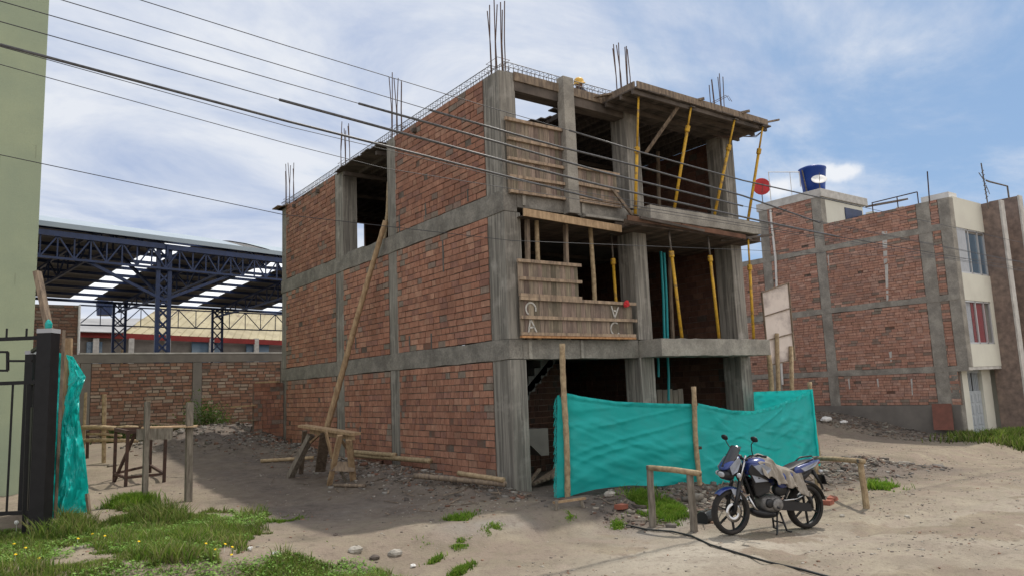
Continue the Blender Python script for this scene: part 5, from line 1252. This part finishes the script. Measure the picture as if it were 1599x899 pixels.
# broad leaved weeds in the lawn
def leaves(name, n, fn, size, hmax, cols, thr=.5, kind='stuff', seed=0):
    x, y = fn(n); d = fbm(x*1.3, y*1.3, 99+seed, 3); k = d > thr; x, y = x[k], y[k]; n = len(x)
    z = ghn(x, y)+rng.uniform(.01, hmax, n); a = rng.uniform(0, 6.283, n); s = size*rng.uniform(.5, 1.3, n); tl = rng.uniform(-.6, .6, (n, 2))
    u = np.stack([np.cos(a)*s, np.sin(a)*s, tl[:, 0]*s], 1); v = np.stack([-np.sin(a)*s*.6, np.cos(a)*s*.6, tl[:, 1]*s*.6], 1); c_ = np.stack([x, y, z], 1)
    P = np.stack([c_-u, c_-u*.2+v, c_+u*.7+v*.6, c_+u, c_+u*.7-v*.6, c_-u*.2-v], 1)
    m = bpy.data.meshes.new(name); m.vertices.add(n*6); m.vertices.foreach_set('co', P.astype(np.float32).ravel())
    m.loops.add(n*6); m.loops.foreach_set('vertex_index', np.arange(n*6, dtype=np.int32)); m.polygons.add(n); m.polygons.foreach_set('loop_start', (np.arange(n)*6).astype(np.int32)); m.update()
    cc = np.repeat(np.array(cols)[rng.integers(0, len(cols), n)]*rng.uniform(.6, 1.25, (n, 1)), 6, 0)
    at = m.color_attributes.new('Col', 'FLOAT_COLOR', 'POINT'); at.data.foreach_set('color', np.concatenate([cc, np.ones((n*6, 1))], 1).astype(np.float32).ravel())
    m.materials.append(M['grass']); o = bpy.data.objects.new(name, m); C.objects.link(o)
    if kind: o['kind'] = kind
    return o
leaves('clover', 60000, polyfn(lawn), .017, .07, ((.17, .31, .05), (.22, .38, .07), (.30, .44, .13)), thr=.44)
for k, (px, py, rx, ry, h, n, thr) in enumerate([(205, 790, .45, .30, .2, 4500, .2), (446, 812, .32, .22, .09, 2000, .34), (702, 816, .75, .22, .09, 5500, .38), (770, 826, .3, .12, .07, 900, .35),
        (1005, 790, .5, .35, .14, 8000, .3), (1045, 797, .6, .28, .11, 8000, .34), (965, 821, .45, .12, .06, 1500, .42), (718, 850, .18, .12, .1, 900, .3), (735, 878, .3, .08, .06, 900, .35), (680, 876, .25, .06, .06, 700, .35),
        (1385, 762, .38, .30, .16, 4000, .28), (890, 803, .3, .12, .07, 500, .4), (715, 896, .5, .08, .07, 1800, .35), (1060, 818, .15, .06, .08, 500, .3), (520, 640+207, .2, .1, .06, 400, .4)]):
    p = G(px, py); grass('grass_patch', n, p.x, p.y, rx, ry, YA, h, thr=thr, seed=k, cols=((.24, .42, .04), (.17, .33, .035), (.36, .47, .08)))
for k, (px, py, rx, ry, h, n) in enumerate([(1590, 688, 1.6, .8, .28, 9000), (1545, 678, 1.3, .35, .2, 4000), (1500, 672, .7, .3, .16, 1500), (1610, 700, 1.2, .7, .25, 3000)]):
    p = G(px, py); grass('verge_grass', n, p.x, p.y, rx, ry, -YA, h, thr=.25, wide=.013, seed=k)
wfn = lambda n: (rng.uniform(-4.6, 6, n), rng.uniform(18.4, 19.9, n))
grass('wall_weeds', 9000, 0, 0, 1, 1, 0, .6, thr=.42, fn=wfn, wide=.02, cols=((.10, .16, .04), (.07, .12, .03), (.16, .18, .06)))
# climbing bush on the rubble heap
BU = thing('bush', 'leafy bush growing on the rubble heap before the boundary wall', 'bush', (-1.6, 14.8, .6))
bc = DP(330, 655, depth(V((-1.9, 14.6, .8))))
mb = MB(); 
for i in range(2600):
    t = random.uniform(0, 6.28); u = random.gauss(0, .42); v = random.gauss(0, .40); q_ = V((bc.x+u*.8+.25*random.gauss(0, 1)*0, bc.y+random.gauss(0, .3), bc.z-.05-.32*u+v*(.75)))
    if q_.z < .35: continue
    s = random.uniform(.02, .05); a = V((random.gauss(0, 1), random.gauss(0, 1), random.gauss(0, .6))).normalized()*s; b = a.cross(V((random.random(), random.random(), 1))).normalized()*s*.6
    g_ = random.uniform(.5, 1.3); mb.face([q_-a, q_+b, q_+a, q_-b], (.09*g_, .14*g_, .035*g_))
mb.build('foliage', M['grass'], BU)
mb = MB()
for i in range(14): mb.tube([(bc.x+random.uniform(-.3, .3), bc.y, bc.z-.7), (bc.x+random.uniform(-.6, .6), bc.y+random.uniform(-.2, .2), bc.z+random.uniform(-.1, .4))], .012, 5)
mb.build('stem', M['wood'], BU)
# dandelions
for k, (px, py) in enumerate([(20, 846), (22, 866), (38, 855), (75, 822), (89, 814), (100, 816), (143, 829), (162, 836), (320, 849), (335, 857), (350, 850), (360, 866), (361, 853), (120, 838), (215, 846), (58, 874)]):
    p = G(px, py+12 if py < 890 else py); t = thing('dandelion', 'small yellow dandelion standing in the front left grass', 'flower', p, 'yellow dandelions in the front grass')
    h = random.uniform(.06, .11); MB().tube([p, p+V((.01, 0, h))], .002, 4).build('stem', M['grass'], t)
    MB().lathe([(0, 0), (.008, 0), (.017, .007), (.012, .011), (0, .014)], p+V((.01, 0, h)), (random.uniform(-.3, .3), -.4, 1), 9).build('flower_head', M['petal'], t)
for k, (px, py) in enumerate([(25, 822), (6, 690)]):
    if k: continue
    p = G(px, py+14); t = thing('seed_head', 'white dandelion seed head by the foot of the black fence', 'flower', p); MB().tube([p, p+V((0, 0, .16))], .0025, 4).build('stem', M['grass'], t); MB().ball(p+V((0, 0, .18)), .03, n=10).build('puff', M['puff'], t)

# ------------------------------------------------------------------ motorcycle (local: x forward, y left, z up)
M['mblue'] = mat('blue_bike_paint', (.008, .035, .21), (.02, .035, .15), 4, .28, 0, spec=.6, coat=.5)
M['mblack'] = mat('black_plastic', (.012, .012, .014), (.018, .018, .02), 5, .4, .05, 60, spec=.4)
M['tyre'] = mat('dusty_tyre', (.022, .021, .02), (.045, .04, .035), 9, .9, .2, 60)
M['alloy'] = mat('black_alloy', (.02, .02, .022), (.035, .034, .034), 9, .4, 0, metal=.3)
M['engine'] = mat('engine_casting', (.26, .25, .24), (.12, .115, .11), 12, .5, .1, 60, metal=.4)
M['silver'] = mat('silver_decal', (.34, .37, .43), (.24, .26, .3), 5, .35, 0, metal=.3)
M['chrome'] = mat('bright_steel', (.5, .5, .5), None, 5, .2, 0, metal=1)
M['lens'] = mat('headlamp_lens', (.36, .37, .39), None, 5, .1, 0, spec=.9)
M['screen'] = mat('smoked_screen', (.03, .03, .035), None, 5, .08, 0, alpha=.85, spec=.7)
M['cover'] = mat('grey_cloth', (.36, .32, .27), (.26, .23, .19), 4, .9, .3, 60, (3, 3, 3))
M['seat'] = mat('black_vinyl', (.02, .02, .022), None, 5, .45, .15, 150)
pf_ = G(1143, 835); D_f = depth(pf_); rgt = V((math.cos(YA), -math.sin(YA), 0)); fwd = V((math.sin(YA), math.cos(YA), 0))
WB = 1.27; rad_ = .302
pr_ = DP(1260, 815, D_f+.50); pr_.z = gh(pr_.x, pr_.y); dd_ = V((pf_.x-pr_.x, pf_.y-pr_.y, 0)); sc2 = dd_.length/WB*.985
MC = thing('motorcycle', 'blue and black motorcycle parked on its centre stand by the rails', 'motorcycle', (pf_+pr_)/2)
hx = dd_.normalized(); hy = V((0, 0, 1)).cross(hx); slope = (pf_.z-pr_.z)/WB
OM = (pf_+pr_)/2
def W(x, y=0, z=0): return OM+hx*x*sc2+hy*y*sc2+V((0, 0, (z+.004)*sc2*1.0+slope*x))
def mt_(pts, r, nm, m, par=None, n=10, sm=True): return MB().tube([W(*p) for p in pts], [q*sc2 for q in r] if isinstance(r, (list, tuple)) else r*sc2, n).build(nm, M[m], par or MC, smooth=sm)
def ml(prof, o, ax, nm, m, par=None, n=28, sm=True):
    a = (hx*ax[0]+hy*ax[1]+V((0, 0, ax[2]))); return MB().lathe([(r*sc2, h*sc2) for r, h in prof], W(*o), a, n).build(nm, M[m], par or MC, smooth=sm)
def ring(x, zc, hw, hh, p=2.4, n=20, yo=0, tilt=0):
    R_ = []
    for k in range(n):
        t = 2*math.pi*k/n; c, s = math.cos(t), math.sin(t); yy = hw*abs(c)**(2/p)*(1 if c > 0 else -1); z_ = hh*abs(s)**(2/p)*(1 if s > 0 else -1)
        R_.append(W(x+tilt*z_, yo+yy, zc+z_))
    return R_
def mloft(secs, nm, m, par=None, p=2.4, sub=1): return MB().loft([ring(*s, p=p) if len(s) == 4 else ring(*s[:4], p=p, yo=s[4], tilt=s[5] if len(s) > 5 else 0) for s in secs]).build(nm, M[m], par or MC, smooth=True, sub=sub)
def wheel(x, tw, nm, disc):
    wt = ml([(.255, -.03), (.235, -.02), (.235, .02), (.255, .03)], (x, 0, rad_), (0, 1, 0), nm, 'alloy')   # rim
    prof = []
    for k in range(13):
        t = math.pi*k/12; prof.append((.24+(rad_-.24)*math.sin(t)**.8, -tw*math.cos(t)*(1 if 0 < k < 12 else .7)))
    ml(prof, (x, 0, rad_), (0, 1, 0), 'tyre', 'tyre', wt, 36)
    ml([(0, -.05), (.045, -.05), (.05, .0), (.045, .05), (0, .05)], (x, 0, rad_), (0, 1, 0), 'hub', 'alloy', wt)
    for k in range(6):
        a = 2*math.pi*k/6+.3; mb = MB()
        for da in (-.0,): mb.bar(W(x+.03*math.cos(a), 0, rad_+.03*math.sin(a)), W(x+.245*math.cos(a+.1), 0, rad_+.245*math.sin(a+.1)), .022, .03, up=tuple(hy))
        mb.build('spoke', M['alloy'], wt)
    if disc: ml([(.06, .065), (.13, .065), (.13, .070), (.06, .070), (.06, .065)], (x, 0, rad_), (0, 1, 0), 'brake_disc', 'chrome', wt)
    return wt
wheel(WB/2, .055, 'front_wheel', True); wheel(-WB/2, .072, 'rear_wheel', False)
fx = WB/2
for s in (-1, 1):
    mt_([(fx, s*.085, rad_), (fx-.06, s*.085, rad_+.2), (fx-.12, s*.085, rad_+.4)], .026, 'fork_slider', 'mblack')
    mt_([(fx-.1, s*.085, rad_+.34), (fx-.25, s*.085, rad_+.74)], .017, 'fork_tube', 'chrome')
    mt_([(fx-.05, s*.08, rad_+.12), (fx+.02, s*.06, rad_+.20)], .02, 'caliper', 'mblack')
# front fender
def fender(x, rr, a0, a1, hw, nm, m, t=.008):
    mb = MB()
    def f(u, v):
        a = a0+(a1-a0)*u; y = (v-.5)*2*hw; r = rr-.025*abs(v-.5)**2*4; wv = 1-.3*abs(u-.5); return W(x+r*math.cos(a), y*wv, rad_+r*math.sin(a))
    mb.grid(f, 22, 8); return mb.build(nm, M[m], MC, smooth=True, solid=t)
fender(fx, rad_+.03, R(48), R(125), .07, 'front_mudguard', 'mblue')
for s in (-1, 1): MB().prism([W(fx-.10, s*.072, rad_+.30), W(fx+.02, s*.072, rad_+.31), W(fx+.0, s*.078, rad_+.24), W(fx-.14, s*.078, rad_+.16)], hy*.006*s).build('mudguard_decal', M['silver'], MC)
# headlamp fairing
mloft([(fx+.085, .90, .05, .03, 0, -.5), (fx+.065, .91, .095, .06, 0, -.6), (fx+.0, .93, .118, .075, 0, -.6), (fx-.08, .96, .12, .085, 0, -.6), (fx-.16, .98, .10, .08, 0, -.5)], 'headlamp_cowl', 'mblue', p=2.8)
mloft([(fx+.06, .84, .06, .05), (fx+.03, .85, .105, .10), (fx-.06, .87, .115, .12), (fx-.14, .90, .10, .12), (fx-.2, .92, .06, .08)], 'cowl_core', 'mblack', p=2.6)
mloft([(fx+.118, .79, .045, .035), (fx+.10, .79, .075, .055), (fx+.06, .80, .11, .07), (fx-.0, .78, .115, .08), (fx-.06, .80, .10, .07)], 'cowl_chin', 'mblack', p=2.2)
mloft([(fx+.135, .80, .03, .02), (fx+.125, .80, .062, .036), (fx+.09, .80, .08, .045)], 'headlamp', 'lens', p=2.6)
for s in (-1, 1):
    MB().prism([W(fx+.06, s*.128, .90), W(fx-.08, s*.142, 1.03), W(fx-.13, s*.135, .98), W(fx-.05, s*.142, .84), W(fx+.03, s*.132, .80)], hy*.008*s).build('cowl_decal', M['silver'], MC)
    mt_([(fx-.02, s*.13, .80), (fx-.01, s*.19, .80), (fx-.01, s*.21, .80)], [.01, .012, .03], 'indicator_stalk', 'mblack')
    ml([(0, .0), (.028, .005), (.036, .03), (.02, .05), (0, .055)], (fx-.03, s*.23, .80), (1, 0, 0), 'indicator', 'lens', n=14)
# smoked screen
def scr(u, v):
    a = (u-.5)*2; return W(fx+.085-.19*v-.08*a*a, a*.13*(1-.28*v), .90+.28*v-.02*a*a)
MB().grid(scr, 10, 8).build('windscreen', M['screen'], MC, smooth=True, solid=.006)
mloft([(fx-.14, 1.02, .08, .03), (fx-.17, 1.03, .10, .045), (fx-.22, 1.02, .09, .03)], 'instrument_pod', 'mblack')
# handlebar, grips, mirrors
mt_([(fx-.24, -.12, .99), (fx-.25, 0, 1.0), (fx-.24, .12, .99)], .02, 'fork_yoke', 'mblack')
for s in (-1, 1):
    mt_([(fx-.25, s*.09, 1.0), (fx-.26, s*.17, 1.045), (fx-.32, s*.26, 1.05)], .012, 'handlebar', 'mblack'); mt_([(fx-.31, s*.25, 1.05), (fx-.37, s*.36, 1.04)], .018, 'grip', 'mblack')
    mt_([(fx-.27, s*.24, 1.045), (fx-.27, s*.37, 1.03)], .007, 'lever', 'chrome')
    mt_([(fx-.28, s*.20, 1.05), (fx-.25, s*.22, 1.12), (fx-.22, s*.26, 1.20), (fx-.23, s*.30, 1.245)], .007, 'mirror_stalk', 'mblack')
    mloft([(fx-.20, 1.27, .02, .015, s*.315, .3), (fx-.215, 1.27, .06, .035, s*.315, .3), (fx-.235, 1.27, .07, .042, s*.315, .3), (fx-.245, 1.27, .06, .036, s*.315, .3)], 'mirror', 'mblack')
# tank, shroud, seat, tail
mloft([(.36, .86, .07, .06), (.33, .87, .12, .10), (.25, .88, .165, .125), (.12, .885, .175, .13), (-.0, .86, .15, .11), (-.09, .83, .10, .08), (-.13, .81, .07, .05)], 'fuel_tank', 'mblue', p=2.8)
for s in (-1, 1):
    MB().prism([W(.36, s*.17, .90), W(.20, s*.195, .93), W(.05, s*.185, .86), W(.16, s*.195, .78), (W(.32, s*.175, .80))], hy*.012*s).build('tank_decal', M['silver'], MC)
    MB().prism([W(.42, s*.15, .84), W(.37, s*.168, .93), W(.24, s*.18, .80), W(.10, s*.165, .70), (W(.34, s*.15, .66))], hy*.026*s).build('tank_shroud', M['mblack'], MC, bevel=.006)
    MB().prism([W(.33, s*.09, .70), W(.14, s*.09, .72), W(.02, s*.09, .66), W(.06, s*.09, .54), W(.27, s*.08, .50)], hy*.03*s).build('engine_shroud', M['mblack'], MC, bevel=.006)
    MB().prism([W(.385, s*.18, .79), W(.26, s*.197, .76), W(.13, s*.192, .70), W(.33, s*.178, .69)], hy*.01*s).build('shroud_decal', M['silver'], MC)
    mloft([(-.08, .68, .02, .08, s*.12), (-.16, .69, .03, .11, s*.13), (-.28, .70, .03, .10, s*.13), (-.38, .74, .02, .06, s*.12)], 'side_panel', 'mblue')
    mloft([(-.38, .80, .03, .05, s*.115), (-.50, .83, .04, .055, s*.12), (-.66, .865, .04, .05, s*.115), (-.80, .90, .035, .04, s*.09), (-.93, .935, .02, .02, s*.05)], 'tail_panel', 'mblue')
    MB().prism([W(-.48, s*.158, .84), W(-.70, s*.154, .90), W(-.84, s*.12, .925), W(-.74, s*.146, .86), W(-.54, s*.16, .80)], hy*.008*s).build('tail_decal', M['silver'], MC)
    mt_([(-.50, s*.14, .60), (-.62, s*.14, .40), (-WB/2, s*.13, rad_)], .03, 'shock_absorber', 'mblack')
    mt_([(-.10, s*.10, .36), (-WB/2-.02, s*.11, rad_)], .022, 'swing_arm', 'alloy')
    mt_([(-.60, s*.10, .90), (-.74, s*.13, .965), (-.90, s*.06, .985)], .011, 'grab_rail', 'mblack')
    mt_([(.0, s*.12, .36), (.0, s*.22, .34)], .014, 'foot_peg', 'mblack'); mt_([(-.34, s*.12, .42), (-.36, s*.21, .42)], .012, 'foot_peg', 'mblack')
mloft([(-.06, .80, .08, .03), (-.14, .80, .12, .045), (-.30, .80, .13, .04), (-.42, .83, .12, .04), (-.50, .87, .12, .04), (-.66, .90, .11, .035), (-.80, .93, .06, .02)], 'seat', 'seat', p=3)
mloft([(-.90, .91, .05, .02), (-.93, .90, .05, .03), (-.96, .90, .035, .02)], 'tail_light', 'red')
fender(-WB/2, rad_+.055, R(88), R(168), .075, 'rear_mudguard', 'mblack')
mt_([(-.82, 0, .80), (-.96, 0, .60), (-.99, 0, .52)], [.03, .02, .015], 'plate_bracket', 'mblack')
MB().obox(W(-.97, 0, .66), hy*.09*sc2, hx*.004+V((0, 0, 0)), (hx*.3+V((0, 0, 1))).normalized()*.07*sc2).build('number_plate', M['mblack'], MC)
for s in (-1, 1): mloft([(-.80, .79, .02, .02, s*.15), (-.83, .79, .03, .025, s*.16), (-.86, .79, .015, .015, s*.16)], 'indicator', 'lens')
# engine and frame
mloft([(.17, .40, .06, .06), (.14, .39, .13, .10), (.05, .38, .155, .12), (-.06, .38, .155, .12), (-.14, .39, .12, .10), (-.17, .40, .06, .06)], 'crankcase', 'engine', p=3.2)
ml([(0, .0), (.085, 0), (.085, .02), (.06, .035), (0, .036)], (-.03, .15, .38), (0, 1, 0), 'engine_cover', 'engine', n=20); ml([(0, .0), (.06, 0), (.06, .02), (.04, .03), (0, .03)], (.10, .14, .40), (0, 1, 0), 'engine_cover', 'mblack', n=20)
mb = MB()
for k in range(8): c_ = V((.14+k*.012, 0, .49+k*.024)); mb.obox(W(*c_), hx*.075*sc2+V((0, 0, -.02)), hy*.085*sc2, (V((0, 0, 1))+hx*.4).normalized()*.007*sc2)
mb.build('cylinder_fins', M['mblack'], MC)
mloft([(.12, .58, .06, .10), (.17, .58, .065, .11), (.22, .57, .05, .08)], 'cylinder', 'mblack')
mt_([(.40, 0, .86), (.30, 0, .60), (.22, 0, .34), (.12, 0, .26), (-.16, 0, .26), (-.2, 0, .45), (-.14, 0, .78)], .022, 'frame_tube', 'mblack')
for s in (-1, 1): mt_([(.36, s*.03, .84), (.05, s*.09, .74), (-.30, s*.1, .70), (-.75, s*.08, .82)], .016, 'frame_tube', 'mblack'); mt_([(-.18, s*.1, .40), (-.30, s*.11, .60), (-.5, s*.1, .76)], .016, 'frame_tube', 'mblack')
mloft([(.32, .30, .05, .03), (.26, .28, .11, .06), (.14, .25, .12, .07), (-.05, .24, .11, .06), (-.14, .25, .06, .03)], 'belly_pan', 'mblack')
mt_([(.20, -.05, .50), (.34, -.06, .42), (.30, -.08, .27), (.0, -.13, .22), (-.3, -.15, .26)], .02, 'exhaust_pipe', 'chrome')
mt_([(-.28, -.16, .27), (-.35, -.17, .30), (-.75, -.19, .42), (-.80, -.19, .44)], [.03, .055, .055, .035], 'silencer', 'mblack')
mt_([(.36, .05, .50), (.30, .07, .36), (.22, .08, .28)], .018, 'down_tube', 'chrome')
MB().prism([W(-.08, .125, .44), W(-.60, .125, .36), W(-.66, .125, .30), W(-.60, .125, .25), W(-.10, .125, .30)], hy*.03).build('chain_case', M['mblack'], MC)
mt_([(-.10, .13, .42), (-.35, .14, .43), (-.58, .145, .50)], .013, 'chain_case_trim', 'chrome')
mloft([(-.05, .56, .05, .06, .06), (-.12, .56, .07, .09, .06), (-.22, .56, .07, .09, .06), (-.3, .58, .04, .05, .06)], 'battery_box', 'mblack')
mloft([(-.44, .66, .05, .06), (-.50, .68, .09, .09), (-.64, .73, .09, .07), (-.80, .82, .06, .05)], 'under_tail', 'mblack')
# centre stand
for s in (-1, 1): mt_([(-.12, s*.08, .26), (-.17, s*.13, .02), (-.24, s*.135, .0)], .014, 'stand_leg', 'mblack')
mt_([(-.15, -.11, .12), (-.15, .11, .12)], .011, 'stand_bar', 'mblack'); mt_([(-.02, .14, .28), (.09, .24, .02), (.12, .26, .01)], .012, 'side_stand', 'mblack')
for s in (.05, -.04): mt_([(fx-.2, s, .95), (fx-.16, s+.06, .75), (fx-.1, .09, .5), (fx-.02, .09, .38)], .005, 'brake_hose', 'mblack')
mt_([(fx-.27, .2, 1.03), (fx-.12, .13, .98), (fx-.16, .05, .8), (.3, .05, .7)], .005, 'control_cable', 'mblack')
# cloth thrown over tank and seat
def sst_(x): return max(math.exp(-((x-.03)/.06)**2), 1/(1+math.exp((x+.36)*40)))-.35
def clothf(u, v):
    x = .27-.74*u; y = (v-.42)*.62
    zt_ = .98 if x > .02 else .98-.16*min(1, (.02-x)/.16)
    zt_ += .02*math.sin(x*22); hw = .165-.03*(x < -.1); ay = abs(y)
    droop = max(0, ay-hw*.75); yy = math.copysign(min(ay, hw*.75)+droop*.30, y); z_ = zt_+.035-(.25*(min(ay, hw*.75)/hw)**2)*hw*1.4-droop*.95
    yy += .018*math.sin(x*38+v*5)*(droop > 0.02)+.012*math.sin(x*90)*(droop > .05); z_ -= .03*abs(math.sin(x*9+.8))*(droop > .05)
    z_ += .014*math.sin(x*47+y*38)+.016*(float(vnoise(np.array([x*16]), np.array([y*16]), 7)[0])-.5); yy += .02*(float(vnoise(np.array([x*22]), np.array([y*9]), 9)[0])-.5)*min(1, droop*12)
    # the two sleeves hanging lower on the left side
    if y > 0: z_ -= .02+.55*droop*sst_(x) ; yy += .035
    return W(x+.06*(y > 0)*-v, yy, z_)
o = MB().grid(clothf, 60, 40).build('cloth', M['cover'], smooth=True, solid=.006); tag(o, 'crumpled grey cloth thrown over the motorcycle tank and seat', 'cloth')
